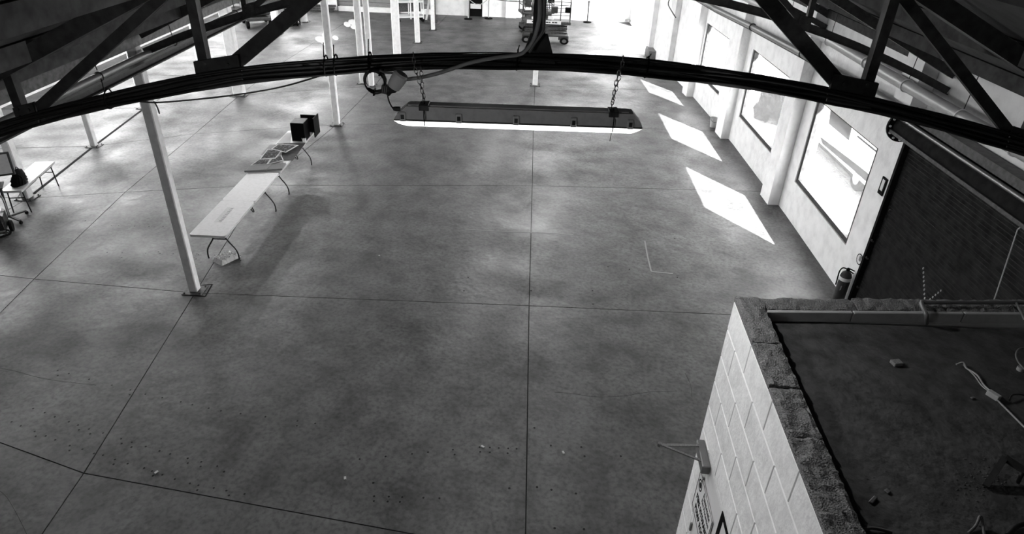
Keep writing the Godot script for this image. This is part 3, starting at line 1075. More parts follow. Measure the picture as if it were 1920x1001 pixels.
	lathe(st, [Vector2(0, 0.004), Vector2(sh * 0.06, 0.004), Vector2(sh * 0.06, 0)], Transform3D(Basis(u, zb, -Vector3.UP), cs - u * sw * 0.34 + Vector3(0, sh * 0.27, 0) + zb * 0.002), 10)
	put(st, "emblem", mats.black, sg)
	# dark notice board lower right, cut by the frame
	var nA := onplane(1356, 958, f0, n)
	var nc := nA + u * 0.14 + Vector3(0, -0.17, 0) - n * 0.006
	var nb := thing("notice_plate", "black notice plate with a white panel beside the pump room sign", "notice", nc - Vector3(0, 0.17, 0))
	st = mk(); box(st, Transform3D(sb, nc), Vector3(0.28, 0.34, 0.006))
	put(st, "plate", mats.black, nb)
	st = mk(); box(st, Transform3D(sb, nc + Vector3(0, 0.03, 0) + zb * 0.002), Vector3(0.12, 0.2, 0.006))
	put(st, "label_panel", mats.white, nb)
	# pipe along the far parapet with a bent end, and what lies on the deck
	st = mk()
	var py := Y + 0.045
	var q0 := aty(1730, 567, py)
	tube(st, curve([aty(1737, 606, dk + 0.02), aty(1737, 590, py - 0.02), aty(1728, 568, py), aty(1745, 567, py), aty(1820, 567, py), aty(1905, 567, py), aty(1990, 569, py)], 5), 0.017, 10)
	tag(put(st, "parapet_pipe", mats.pipe_grey, self), "bent grey pipe running along the block room parapet", "pipe")
	st = mk()
	tube(st, curve([aty(1903, 564, py), aty(1912, 580, py), aty(1922, 600, py - 0.02)], 4), 0.012, 8)
	tag(put(st, "pipe_branch", mats.pipe_grey, self), "short branch leaving the parapet pipe near its right end", "pipe")
	deck_things(dk)

func deck_things(dk: float) -> void:
	var rg := RandomNumberGenerator.new()
	rg.seed = 11
	var st := mk()
	tube(st, curve([aty(1793, 683, dk + 0.02), aty(1806, 680, dk + 0.03), aty(1812, 690, dk + 0.01), aty(1832, 703, dk + 0.02), aty(1845, 722, dk + 0.01), aty(1860, 735, dk + 0.04)], 5), 0.007, 6)
	tube(st, curve([aty(1806, 684, dk + 0.01), aty(1826, 703, dk + 0.01), aty(1842, 724, dk + 0.01), aty(1860, 737, dk + 0.03)], 5), 0.005, 6)
	tag(put(st, "deck_cable", mats.fitting, self), "pale twin cable lying on the block room roof with frayed end", "cable")
	st = mk()
	box(st, at(aty(1863, 741, dk + 0.025), 0.5), Vector3(0.045, 0.04, 0.085), 0.005)
	tag(put(st, "junction_box", mats.plastic, self), "small white junction box at the end of the pale roof cable", "junction box")
	st = mk()
	tube(st, curve([aty(1868, 748, dk + 0.02), aty(1885, 765, dk + 0.008), aty(1905, 785, dk + 0.01), aty(1935, 815, dk + 0.01)], 5), 0.007, 6)
	tag(put(st, "deck_cable", mats.fitting, self), "pale cable leaving the small junction box across the roof", "cable")
	st = mk()
	tube(st, curve([aty(1930, 700, dk + 0.03), aty(1912, 682, dk + 0.05), aty(1905, 665, dk + 0.06), aty(1914, 653, dk + 0.04), aty(1935, 655, dk + 0.02)], 5), 0.008, 6)
	tag(put(st, "deck_cable", mats.pipe_grey, self), "looped grey cable end at the right of the block room roof", "cable")
	st = mk()
	lathe(st, [Vector2(0, 0), Vector2(0.025, 0), Vector2(0.025, 0.03), Vector2(0, 0.03)], at(aty(1912, 694, dk + 0.001)), 8)
	tag(put(st, "pipe_stub", mats.fitting, self), "small grey pipe stub below the looped cable end", "pipe")
	st = mk()
	tube(st, curve([aty(1960, 760, dk + 0.02), aty(1925, 742, dk + 0.02), aty(1900, 740, dk + 0.03), aty(1893, 750, dk + 0.02)], 5), 0.007, 6)
	tag(put(st, "deck_cable", mats.black_gloss, self), "dark cable hooking back near the small junction box", "cable")
	# dark angled bracket
	st = mk()
	bar(st, aty(1848, 912, dk + 0.01), aty(1884, 858, dk + 0.12), 0.035, 0.03)
	bar(st, aty(1884, 858, dk + 0.12), aty(1940, 895, dk + 0.1), 0.035, 0.03)
	tube(st, [aty(1908, 905, dk + 0.01), aty(1918, 885, dk + 0.1)], 0.012, 6)
	tag(put(st, "angle_bracket", mats.steel_dark, self), "dark angled steel bracket standing on the block room roof", "bracket")
	st = mk()
	tube(st, curve([aty(1600, 997, dk + 0.01), aty(1635, 990, dk + 0.02), aty(1672, 998, dk + 0.01)], 6), 0.01, 6)
	tag(put(st, "hose_end", mats.pipe_grey, self), "pale hose curving beside the near parapet of the block room", "hose")
	st = mk()
	tube(st, curve([aty(1815, 1000, dk + 0.01), aty(1830, 985, dk + 0.02), aty(1838, 968, dk + 0.05), aty(1843, 985, dk + 0.02), aty(1845, 1003, dk + 0.01)], 6), 0.008, 6)
	tag(put(st, "deck_cable", mats.pipe_grey, self), "bent grey wire standing up at the near edge of the roof", "wire")
	st = mk()
	tube(st, curve([aty(1890, 1003, dk + 0.01), aty(1910, 985, dk + 0.02), aty(1945, 978, dk + 0.03)], 6), 0.014, 6)
	tag(put(st, "deck_cable", mats.black_gloss, self), "thick dark cable curving at the near corner of the roof", "cable")
	# scraps
	var scr := [[1681, 680, 0.075, 0.03, 0.06, "crumpled", 0.2, "crushed pale packet lying on the block room roof"], [1637, 937, 0.07, 0.014, 0.022, "stick", 0.7, "short piece of wood lying on the block room roof"], [1664, 921, 0.03, 0.012, 0.03, "bit", 0.5, "small dark chip beside the piece of wood on the roof"], [1824, 746, 0.03, 0.014, 0.02, "bit", 0.3, "small dark lump near the junction box on the roof"]]
	for s in scr:
		st = mk()
		box(st, at(aty(s[0], s[1], dk + s[3] / 2), s[6]), Vector3(s[2], s[3], s[4]), 0.004)
		tag(put(st, "roof_scrap", mats.cardboard if s[5] == "crumpled" else mats.pipe_grey, self), s[7], "scrap")
	st = mk()
	for i in 90:
		var px := 1835 + rg.randfn() * 26
		var pyy := 898 + rg.randfn() * 22
		var s := rg.randf_range(0.002, 0.006)
		box(st, at(aty(px, pyy, dk + s / 2), rg.randf() * 3.0), Vector3(s, s, s * rg.randf_range(1, 2)))
	for i in 60:
		var s := rg.randf_range(0.002, 0.004)
		box(st, at(aty(rg.randf_range(1500, 1900), rg.randf_range(620, 990), dk + s / 2), rg.randf() * 3.0), Vector3(s, s, s * 1.4))
	tag(put(st, "roof_crumbs", mats.pipe_grey, self), "crumbs of mortar scattered on the block room roof", "debris", "", "stuff")

func build_batten() -> void:
	var bz := TZ + 0.2
	var L := atz(740, 220, bz)
	var R := atz(1203, 236, bz)
	var c := (L + R) * 0.5
	var half := L.distance_to(R) / 2
	var X := (R - L).normalized()
	var B := Basis(X, Vector3(-X.y, X.x, 0), Vector3.BACK)
	var o := thing("batten_light", "long grey weatherproof batten light hanging on chains, its diffuser lit", "light", c)
	o.basis = B
	var st := mk()
	var id := Transform3D()
	var outline := PackedVector2Array([Vector2(-half, 0.0), Vector2(-half + 0.02, 0.03), Vector2(-half + 0.1, 0.105), Vector2(half - 0.08, 0.105), Vector2(half - 0.015, 0.035), Vector2(half, 0.0)])
	prism(st, outline, id, 0.12)
	loc(st, "housing", mats.housing, o)
	st = mk()
	box(st, at(Vector3(0, 0.108, 0)), Vector3(half * 2 - 0.22, 0.012, 0.085), 0.004)
	loc(st, "top_rib", mats.white, o)
	st = mk()
	box(st, at(Vector3(0, 0.002, 0)), Vector3(half * 2 - 0.01, 0.012, 0.135), 0.004)
	loc(st, "gasket", mats.pipe_grey, o)
	st = mk()
	prism(st, PackedVector2Array([Vector2(-half + 0.005, -0.004), Vector2(half - 0.005, -0.004), Vector2(half - 0.03, -0.02), Vector2(half - 0.08, -0.04), Vector2(-half + 0.1, -0.04), Vector2(-half + 0.04, -0.025)]), id, 0.122)
	loc(st, "diffuser", mats.lamp, o, "glowing white diffuser")
	for px in [758, 862, 968, 1075, 1181]:
		var p := (atz(px, 220, bz) - c).dot(X)
		for s in [-1, 1]:
			st = mk()
			box(st, at(Vector3(p, 0.03, s * 0.066)), Vector3(0.045, 0.07, 0.014), 0.004)
			loc(st, "clip", mats.white, o)
			st = mk()
			box(st, at(Vector3(p, 0.03, s * 0.074)), Vector3(0.024, 0.032, 0.008), 0.002)
			loc(st, "latch", mats.steel_mid, o)
	for px in [797, 1149]:
		var p := (atz(px, 210, bz) - c).dot(X)
		st = mk()
		box(st, at(Vector3(p, 0.112, 0.01)), Vector3(0.07, 0.014, 0.12), 0.003)
		box(st, at(Vector3(p, 0.098, 0.066)), Vector3(0.07, 0.04, 0.008), 0.002)
		loc(st, "hanging_bracket", mats.steel_mid, o)
		st = mk()
		var lp := []
		for k in 17:
			var t := TAU * k / 16
			lp.append(Vector3(p + 0.003, 0.03 + 0.095 * sin(t), 0.082 * cos(t)))
		tube(st, lp, 0.004, 5)
		if px > 1000:
			tube(st, [Vector3(p + 0.002, -0.06, 0.03), Vector3(p - 0.002, -0.115, 0.03)], 0.003, 5)
		loc(st, "cable_tie", mats.black, o)
	st = mk()
	lathe(st, [Vector2(0, 0.05), Vector2(0.014, 0.05), Vector2(0.018, 0.03), Vector2(0.018, 0), Vector2(0, 0)], Transform3D(Basis(Vector3.BACK, PI / 2), Vector3(-half + 0.045, 0.065, 0)), 10)
	loc(st, "cable_gland", mats.steel_mid, o)
	var al := AreaLight3D.new()
	al.name = "batten_glow"
	al.area_size = Vector2(half * 2 - 0.1, 0.11)
	al.light_energy = 0.7
	al.shadow_enabled = true
	al.position = Vector3(0, -0.045, 0)
	al.rotation = Vector3(-PI / 2, 0, 0)
	o.add_child(al)
	for sx in [-0.45, 0.45]:
		var om := OmniLight3D.new()
		om.name = "side_glow"
		om.light_energy = 2.2
		om.light_size = 0.02
		om.omni_range = 60.0
		om.omni_attenuation = 2.0
		om.shadow_enabled = true
		om.position = Vector3(sx * half * 2, -0.062, 0)
		o.add_child(om, true)
	al.area_range = 60.0
	# added copies of the batten, out of view, brighten floor, tables and walls
	for q in [[0.1, -9.6, 0.4], [0.1, -14.0, 0.9], [0.1, -18.7, 1.9], [0.1, -23.1, 3.0], [0.1, -27.6, 2.6], [-10.4, -9.3, 1.2], [-10.4, -16.3, 2.0], [-10.4, -23.1, 4.0], [-10.4, -29.5, 5.0], [-3.3, -0.6, 0.7]]:
		var y: float = (5.16 if q[1] < -9.7 else (5.19 if q[1] < -5.0 else 5.3)) if q[0] > -5.0 else 5.2
		var c2 := copy(o, "batten_light", Vector3(q[0], y, q[1]), "added grey batten light, out of view, hung from a truss deeper in the hall" if q[0] > -5.0 else "added grey batten light, out of view, hung under the roof of the left bay")
		c2.set_meta("group", "added batten lights out of view")
		if q[1] > -5.0:
			c2.set_meta("label", "added grey batten light, out of view, hung beside the viewpoint over the near floor")
		for l in c2.find_children("*", "Light3D", true, false):
			l.light_energy *= q[2]
		for dx in [-0.7, 0.7]:
			st = mk()
			tube(st, [Vector3(dx, 0.11, 0), Vector3(dx, chord_y(0.1) - y if q[0] > -5.0 else roof_y(-10.4) - y - 0.1, 0)], 0.006, 5)
			loc(st, "suspension_rod", mats.chrome, c2)
	# chains
	var link := mk()
	var lp := []
	for k in 13:
		var t := TAU * k / 12
		lp.append(Vector3(0.0105 * cos(t), 0.016 * sin(t) + 0.006 * signf(sin(t)), 0))
	tube(link, lp, 0.0034, 5)
	var lm := link.commit()
	var runs := [
		["metal chain holding the cable end of the batten light", [[[775, 103], [777, 125], [785, 150], [792, 172], [796, 199]], [[789, 128], [791, 150], [794, 175], [797, 199]]]],
		["metal chain holding the far end of the batten light from the cables", [[[1168, 110], [1167, 122], [1161, 134], [1155, 155], [1151, 178], [1148, 195], [1145, 209]], [[1163, 136], [1160, 150], [1154, 172], [1150, 186]]]]]
	for r in runs:
		var ch := thing("hanging_chain", r[0], "chain", atz(r[1][0][0][0], r[1][0][0][1], bz), "chains of the batten light")
		for strand in r[1]:
			var cp := []
			for p in strand:
				cp.append(atz(p[0], p[1], bz - 0.02 if p[1] < 130 else bz))
			var cv := Curve3D.new()
			for p in cp:
				cv.add_point(p)
			var n := int(cv.get_baked_length() / 0.034)
			for i in n + 1:
				var dd := cv.get_baked_length() * i / n
				var p := cv.sample_baked(dd)
				var q := cv.sample_baked(minf(dd + 0.01, cv.get_baked_length()))
				var p0 := cv.sample_baked(maxf(dd - 0.01, 0))
				var y := (q - p0).normalized()
				var x := (Vector3.BACK if i % 2 == 0 else Vector3.RIGHT)
				x = (x - y * x.dot(y)).normalized()
				var mi := inst(lm, "link", mats.chrome, ch)
				mi.transform = Transform3D(Basis(x, y, x.cross(y)), p - ch.position)
	# coil of spare cable
	var cc := atz(703, 152, bz - 0.03)
	var co := thing("cable_coil", "coil of black spare cable tied under the nearest truss", "cable coil", cc)
	for j in 5:
		st = mk()
		var pts := []
		for k in 33:
			var t := TAU * k / 32
			var rr := 0.077 + 0.006 * sin(j * 2.3) + 0.004 * sin(t * 2 + j)
			pts.append(Vector3(rr * cos(t) * 0.98 + 0.004 * cos(j * 1.7), rr * sin(t) + 0.004 * sin(j * 2.9), 0.012 * sin(t + j) + (j - 2) * 0.008))
		tube(st, pts, 0.0058, 6)
		loc(st, "turn", mats.black_gloss, co)
	for t in [0.9, 4.6]:
		st = mk()
		box(st, Transform3D(Basis(Vector3.BACK, t), Vector3(cos(t), sin(t), 0) * 0.08), Vector3(0.045, 0.012, 0.06), 0.003)
		loc(st, "tie", mats.black, co)
	st = mk()
	var hang := [Vector3(-0.03, 0.07, 0.03), Vector3(-0.012, 0.12, 0.06), Vector3(-0.004, 0.2, 0.03)]
	tube(st, curve(hang, 4), 0.004, 5)
	loc(st, "hanging_tie", mats.black, co)
	# connector block, lead and socket
	st = mk()
	box(st, Transform3D(Basis(Vector3.BACK, -0.2), atz(722, 167, bz - 0.02)), Vector3(0.05, 0.062, 0.045), 0.004)
	var cb: Node = put(st, "connector_block", mats.black_gloss, self)
	tag(cb, "small black connector block between the cable coil and the white socket", "connector")
	st = mk()
	for k in [-1, 0, 1]:
		box(st, Transform3D(Basis(Vector3.BACK, -0.2), atz(722, 167, bz - 0.02)) * Transform3D(Basis(), Vector3(0.014 * k, 0, 0)), Vector3(0.003, 0.066, 0.049))
	put(st, "rib", mats.fitting, cb)
	st = mk()
	tube(st, curve([atz(726, 175, bz - 0.02), atz(729, 188, bz - 0.01), atz(733, 197, bz), atz(739, 205, bz), atz(746, 207, bz)], 5), 0.006, 6)
	tag(put(st, "lamp_lead", mats.black_gloss, self), "short black lead from the connector block into the batten light", "lead")
	var s0 := atz(737, 164, bz)
	var s1 := atz(754, 137, bz)
	var ax := (s1 - s0).normalized()
	var so := thing("cable_socket", "white round weatherproof socket hanging beside the cable coil", "socket", s0)
	var fr := Transform3D(Basis(Vector3.BACK.cross(ax).normalized() * -1.0, ax, Vector3.BACK), Vector3.ZERO)
	st = mk()
	lathe(st, [Vector2(0, 0.0), Vector2(0.042, 0.0), Vector2(0.047, 0.004), Vector2(0.055, 0.06), Vector2(0.055, 0.11), Vector2(0.046, 0.125), Vector2(0, 0.125)], fr, 20)
	loc(st, "shell", mats.white, so)
	st = mk()
	lathe(st, [Vector2(0, -0.07), Vector2(0.01, -0.07), Vector2(0.016, -0.04), Vector2(0.035, -0.02), Vector2(0.04, 0.0), Vector2(0, 0)], fr, 16)
	loc(st, "plug", mats.steel_dark, so, "dark plug pushed into the socket")
	st = mk()
	lathe(st, [Vector2(0, 0), Vector2(0.012, 0), Vector2(0.012, 0.03), Vector2(0, 0.03)], Transform3D(Basis(Vector3.BACK, -PI / 2), atz(757, 148, bz) - s0 - Vector3(0.01, 0, 0)), 10)
	loc(st, "cable_gland", mats.chrome, so)
	st = mk()
	tube(st, curve([atz(712, 131, bz), atz(722, 136, bz), atz(744, 137, bz)], 4), 0.008, 6)
	tag(put(st, "socket_lead", mats.pipe_grey, self), "grey lead from the truss to the white socket", "lead")

func build_roller_door() -> void:
	var d := struct("door_1", "closed dark roller shutter in the right wall", "roller door")
	var z0 := -4.35
	var z1 := -10.02
	var n := 53
	var slat := mk()
	var prof := PackedVector2Array([Vector2(0, -0.029), Vector2(-0.005, -0.02), Vector2(-0.007, 0.0), Vector2(-0.005, 0.02), Vector2(0, 0.029), Vector2(0.01, 0.029), Vector2(0.01, -0.029)])
	prism(slat, prof, Transform3D(Basis(), Vector3(0, 0, 0)), z0 - z1)
	var sm := slat.commit()
	for i in n:
		var o := inst(sm, "slat", mats.roller, d)
		o.position = Vector3(xw(-7.3) + 0.07, 0.03 + i * 0.061, (z0 + z1) / 2)
	var st := mk()
	box(st, at(Vector3(xw(-10.3) + 0.03, 1.6, z1 - 0.01)), Vector3(0.14, 3.2, 0.06))
	put(st, "guide_rail", mats.black, d)
	st = mk()
	var dx := xw(-7.3) - 0.16
	tube(st, [Vector3(dx, 3.36, z1 + 0.06), Vector3(dx, 3.36, z0)], 0.17, 24)
	put(st, "drum", mats.roller, d)
	st = mk()
	var ex := Transform3D(Basis(Vector3.RIGHT, PI / 2), Vector3(dx, 3.36, z1 + 0.03))
	lathe(st, [Vector2(0, -0.02), Vector2(0.25, -0.02), Vector2(0.25, 0.02), Vector2(0, 0.02)], ex, 28)
	var pl := put(st, "end_plate", mats.black, d)
	for k in 12:
		var t := TAU * k / 12
		st = mk()
		lathe(st, [Vector2(0.018, 0), Vector2(0.018, 0.02), Vector2(0, 0.02)], Transform3D(Basis(Vector3.RIGHT, PI / 2), Vector3(dx + 0.215 * cos(t), 3.36 + 0.215 * sin(t), z1 + 0.05)), 8)
		put(st, "stud", mats.white, pl)
	st = mk()
	box(st, at(Vector3(dx - 0.19, 3.29, (z0 + z1) / 2)), Vector3(0.03, 0.05, z0 - z1 - 0.1))
	put(st, "lower_angle", mats.steel_mid, d)
	st = mk()
	tube(st, [Vector3(dx - 0.12, 3.5, z1 + 0.1), Vector3(dx - 0.14, 3.52, z0)], 0.03, 10)
	put(st, "barrel_rod", mats.galv, d)
	st = mk()
	box(st, at(Vector3(dx + 0.02, 3.6, (z0 + z1) / 2)), Vector3(0.2, 0.12, z0 - z1))
	put(st, "lintel_beam", mats.steel_mid, d)
	# hand chain and perforated strap
	st = mk()
	var ctop := atx(1908, 430, 5.8)
	var cbot := atx(1866, 556, 5.85)
	tube(st, [Vector3(5.83, 3.2, ctop.z), ctop, cbot, Vector3(5.88, cbot.y - 0.6, cbot.z)], 0.007, 6)
	tag(put(st, "pull_cord", mats.fitting, self), "thin pale pull cord hanging in front of the roller shutter", "cord")
	var hc := thing("hand_chain", "pale hand chain hanging against the roller shutter", "chain", atx(1731, 560, 5.93))
	for i in 9:
		st = mk()
		var p := atx(1731 + i * 0.4, 503 + i * 8, 5.93)
		box(st, at(p), Vector3(0.012, 0.035, 0.02), 0.003)
		put(st, "link", mats.fitting, hc)
	for i in 6:
		st = mk()
		var p := atx(1764 - i * 5, 545 + i * 4, 5.93)
		box(st, at(p), Vector3(0.012, 0.03, 0.02), 0.003)
		put(st, "link", mats.fitting, hc)

func build_right_wall_things() -> void:
	# extinguisher
	var b := Vector3(xw(-10.45) - 0.13, 0, -10.2)
	var o := thing("fire_extinguisher", "dark fire extinguisher with a white band standing by the roller shutter", "fire extinguisher", b)
	var st := mk()
	lathe(st, [Vector2(0, 0), Vector2(0.095, 0), Vector2(0.1, 0.02), Vector2(0.1, 0.5), Vector2(0.085, 0.56), Vector2(0.045, 0.6), Vector2(0.03, 0.62), Vector2(0, 0.62)], at(Vector3.ZERO), 24)
	loc(st, "cylinder", mats.steel_dark, o)
	st = mk()
	lathe(st, [Vector2(0.1, 0.43), Vector2(0.103, 0.432), Vector2(0.103, 0.495), Vector2(0.1, 0.497)], at(Vector3.ZERO), 24)
	loc(st, "white_band", mats.white, o, "white band round the shoulder")
	st = mk()
	box(st, Transform3D(Basis(Vector3.UP, 0.5), Vector3(-0.06, 0.3, 0.083)), Vector3(0.05, 0.09, 0.004))
	loc(st, "label_patch", mats.fitting, o)
	st = mk()
	lathe(st, [Vector2(0.03, 0.62), Vector2(0.032, 0.65), Vector2(0.02, 0.67), Vector2(0, 0.67)], at(Vector3.ZERO), 12)
	loc(st, "valve", mats.black, o)
	st = mk()
	bar(st, Vector3(0, 0.675, 0.02), Vector3(0.03, 0.7, 0.15), 0.025, 0.012)
	bar(st, Vector3(0, 0.64, 0.02), Vector3(0.03, 0.645, 0.14), 0.022, 0.012)
	loc(st, "handle", mats.black, o)
	st = mk()
	tube(st, curve([Vector3(-0.02, 0.65, 0.0), Vector3(-0.09, 0.66, -0.02), Vector3(-0.125, 0.58, -0.03), Vector3(-0.118, 0.4, -0.03), Vector3(-0.115, 0.3, -0.03)], 5), 0.012, 8)
	loc(st, "hose", mats.rubber, o)
	# round location sign
	var p := atx(1612, 486, xw(-10.2) - 0.01)
	o = thing("location_sign", "round sign on the white wall above the fire extinguisher", "sign", p)
	st = mk()
	var ax := Transform3D(Basis(Vector3.BACK, PI / 2), Vector3.ZERO)
	lathe(st, [Vector2(0, 0), Vector2(0.085, 0), Vector2(0.085, 0.006), Vector2(0, 0.006)], ax, 24)
	loc(st, "disc", mats.white, o)
	st = mk()
	lathe(st, [Vector2(0.083, 0.006), Vector2(0.083, 0.009), Vector2(0.1, 0.009), Vector2(0.1, 0)], ax, 24)
	loc(st, "rim", mats.steel_dark, o)
	st = mk()
	box(st, at(Vector3(-0.008, 0.02, 0.02)), Vector3(0.004, 0.09, 0.07))
	loc(st, "mark", mats.pipe_grey, o)
	# small framed notice
	p = atx(1655, 349, xw(-10.4) - 0.015)
	o = thing("wall_notice", "small dark-framed notice on the white wall beside the roller shutter", "notice", p)
	st = mk()
	box(st, at(Vector3.ZERO), Vector3(0.02, 0.3, 0.16), 0.003)
	loc(st, "frame", mats.black, o)
	st = mk()
	box(st, at(Vector3(-0.006, 0.02, 0)), Vector3(0.014, 0.19, 0.08))
	loc(st, "sheet", mats.paper, o)
	# fixing hooks down the shutter edge
	for q in [[1689, 262], [1672, 397], [1638, 453], [1628, 485], [1611, 540]]:
		var h := atx(q[0], q[1], 6.03)
		st = mk()
		tube(st, curve([h, h + Vector3(-0.035, 0.01, 0), h + Vector3(-0.04, 0.04, 0.0)], 4), 0.012, 6)
		tag(put(st, "wall_hook", mats.steel_dark, self), "small dark hook on the white wall along the roller shutter edge", "hook", "hooks along the roller shutter")
	# bent tube bracket high on the wall further back
	st = mk()
	tube(st, curve([atx(1257, -5, 5.3), atx(1253, 8, 5.25), atx(1260, 22, 5.23), atx(1267, 33, 5.3)], 5), 0.02, 8)
	tag(put(st, "bent_bracket", mats.steel_mid, self), "thin bent bracket high on the far part of the right wall", "bracket")
	# bucket at a pilaster foot
	p = fl(1338, 236)
	o = thing("small_bucket", "small pale bucket on the floor at the foot of a pilaster", "bucket", p + Vector3(-0.05, 0, 0.1))
	st = mk()
	lathe(st, [Vector2(0, 0), Vector2(0.09, 0), Vector2(0.12, 0.28), Vector2(0.125, 0.29), Vector2(0.11, 0.28), Vector2(0.08, 0.02), Vector2(0, 0.02)], at(Vector3.ZERO), 18)
	loc(st, "pail", mats.plastic, o)
	st = mk()
	var hp := []
	for k in 11:
		var t := PI * k / 10
		hp.append(Vector3(0.12 * cos(t), 0.28 - 0.1 * sin(t), 0.05 * sin(t) + 0.07))
	tube(st, hp, 0.005, 5)
	loc(st, "bail_handle", mats.steel_mid, o)

func rounded(hx: float, hz: float, r: float, steps := 5) -> Array:
	var out := []
	for c in [[1, 1, 0.0], [-1, 1, PI / 2], [-1, -1, PI], [1, -1, PI * 1.5]]:
		for k in steps + 1:
			var t: float = c[2] + PI / 2 * k / steps
			out.append(Vector2(c[0] * (hx - r) + r * cos(t), c[1] * (hz - r) + r * sin(t)))
	return out
# folding table: long axis along z, top at h
func trestle(o: Node3D, ln: float, wd: float, h: float, style: int) -> void:
	for s in [-1.0, 1.0]:
		var st := mk()
		var pts := []
		for p in rounded(wd / 2, ln / 4 - 0.002, 0.05 if style == 0 else 0.01):
			pts.append(p + Vector2(0, s * ln / 4))
		vext(st, pts, h - 0.045, h)
		loc(st, "top_half", mats.plastic, o)
		st = mk()
		for x in [-1.0, 1.0]:
			box(st, at(Vector3(x * (wd / 2 - 0.04), h - 0.06, s * ln / 4)), Vector3(0.03, 0.03, ln / 2 - 0.2))
		loc(st, "apron_rail", mats.steel_dark, o)
		var z: float = s * (ln / 2 - (0.42 if style == 0 else 0.12))
		for x in [-1.0, 1.0]:
			st = mk()
			if style == 0:
				tube(st, curve([Vector3(x * 0.1, h - 0.05, z), Vector3(x * 0.1, h - 0.17, z), Vector3(x * 0.13, h - 0.3, z), Vector3(x * 0.27, h - 0.52, z), Vector3(x * 0.295, 0.06, z), Vector3(x * 0.285, 0.01, z)], 4), 0.0145, 8)
			else:
				tube(st, [Vector3(x * (wd / 2 - 0.06), h - 0.05, z), Vector3(x * (wd / 2 - 0.03), 0.005, z)], 0.014, 8)
			loc(st, "leg", mats.black_gloss, o)
		st = mk()
		var cw := 0.14 if style == 0 else wd / 2 - 0.05
		var cy := h - 0.3 if style == 0 else h * 0.62
		tube(st, [Vector3(-cw, cy, z), Vector3(cw, cy, z)], 0.012, 8)
		loc(st, "cross_bar", mats.black_gloss, o)
		st = mk()
		tube(st, curve([Vector3(0, cy, z), Vector3(0.0, h - 0.18, z - s * 0.16), Vector3(0, h - 0.06, z - s * 0.3)], 4), 0.009, 6)
		loc(st, "brace", mats.black_gloss, o)
	if style == 0:
		var st := mk()
		tube(st, curve([Vector3(wd / 2 - 0.03, h - 0.06, 0.12), Vector3(wd / 2 - 0.01, h - 0.16, 0.1), Vector3(wd / 2 - 0.05, h - 0.2, 0.06), Vector3(wd / 2 - 0.09, h - 0.15, 0.04)], 4), 0.012, 6)
		loc(st, "carry_handle", mats.black_gloss, o)
func print_tex(sd: int) -> ImageTexture:
	var n := FastNoiseLite.new()
	n.seed = sd; n.frequency = 0.035; n.fractal_octaves = 5
	var img := Image.create(128, 128, false, Image.FORMAT_RGB8)
	for y in 128:
		for x in 128:
			var v := clampf(0.2 + 1.1 * n.get_noise_2d(x, y * 1.8) + (0.15 if y > 84 else 0.0), 0.04, 0.9)
			img.set_pixel(x, y, Color(v, v, v))
	return ImageTexture.create_from_image(img)
# a sheet lying flat, its corners given as pixels at height y
func sheet(called: String, label: String, cat: String, px: Array, y: float, th: float, m: Material, group := "") -> Node3D:
	var q := []
	for p in px:
		q.append(v2(aty(p[0], p[1], y)))
	var c := Vector2.ZERO
	for p in q: c += p / q.size()
	var o := thing(called, label, cat, Vector3(c.x, y - th, c.y), group)
	var loc_q := []
	for p in q: loc_q.append(p - c)
	var st := mk()
	vext(st, loc_q, 0, th)
	loc(st, "sheet", m, o)
	return o
func poster(label: String, px: Array, y: float, sd: int) -> void:
	var o := sheet("printed_poster", label, "poster", px, y, 0.003, mats.paper, "posters on the far table")
	var q := []
	var c := Vector2.ZERO
	for p in px:
		q.append(v2(aty(p[0], p[1], y)))
	for p in q: c += p / q.size()
	var st := mk()
	st.set_uv(Vector2.ZERO)
	var uv := [Vector2(0, 0), Vector2(1, 0), Vector2(1, 1), Vector2(0, 1)]
	var P := []
	for k in 4:
		var d: Vector2 = (q[k] - c)
		P.append(Vector3(d.x * 0.86, 0.0045, d.y * 0.86))
	var cw: bool = (P[1] - P[0]).cross(P[2] - P[0]).y < 0
	for t in ([[0, 1, 2], [0, 2, 3]] if cw else [[0, 2, 1], [0, 3, 2]]):
		for k in t:
			st.set_normal(Vector3.UP); st.set_uv(uv[k]); st.add_vertex(P[k])
	var m := StandardMaterial3D.new()
	m.albedo_texture = print_tex(sd)
	m.albedo_color = Color(0.7, 0.7, 0.7)
	m.roughness = 0.9
	m.cull_mode = BaseMaterial3D.CULL_DISABLED
	loc(st, "print", m, o)
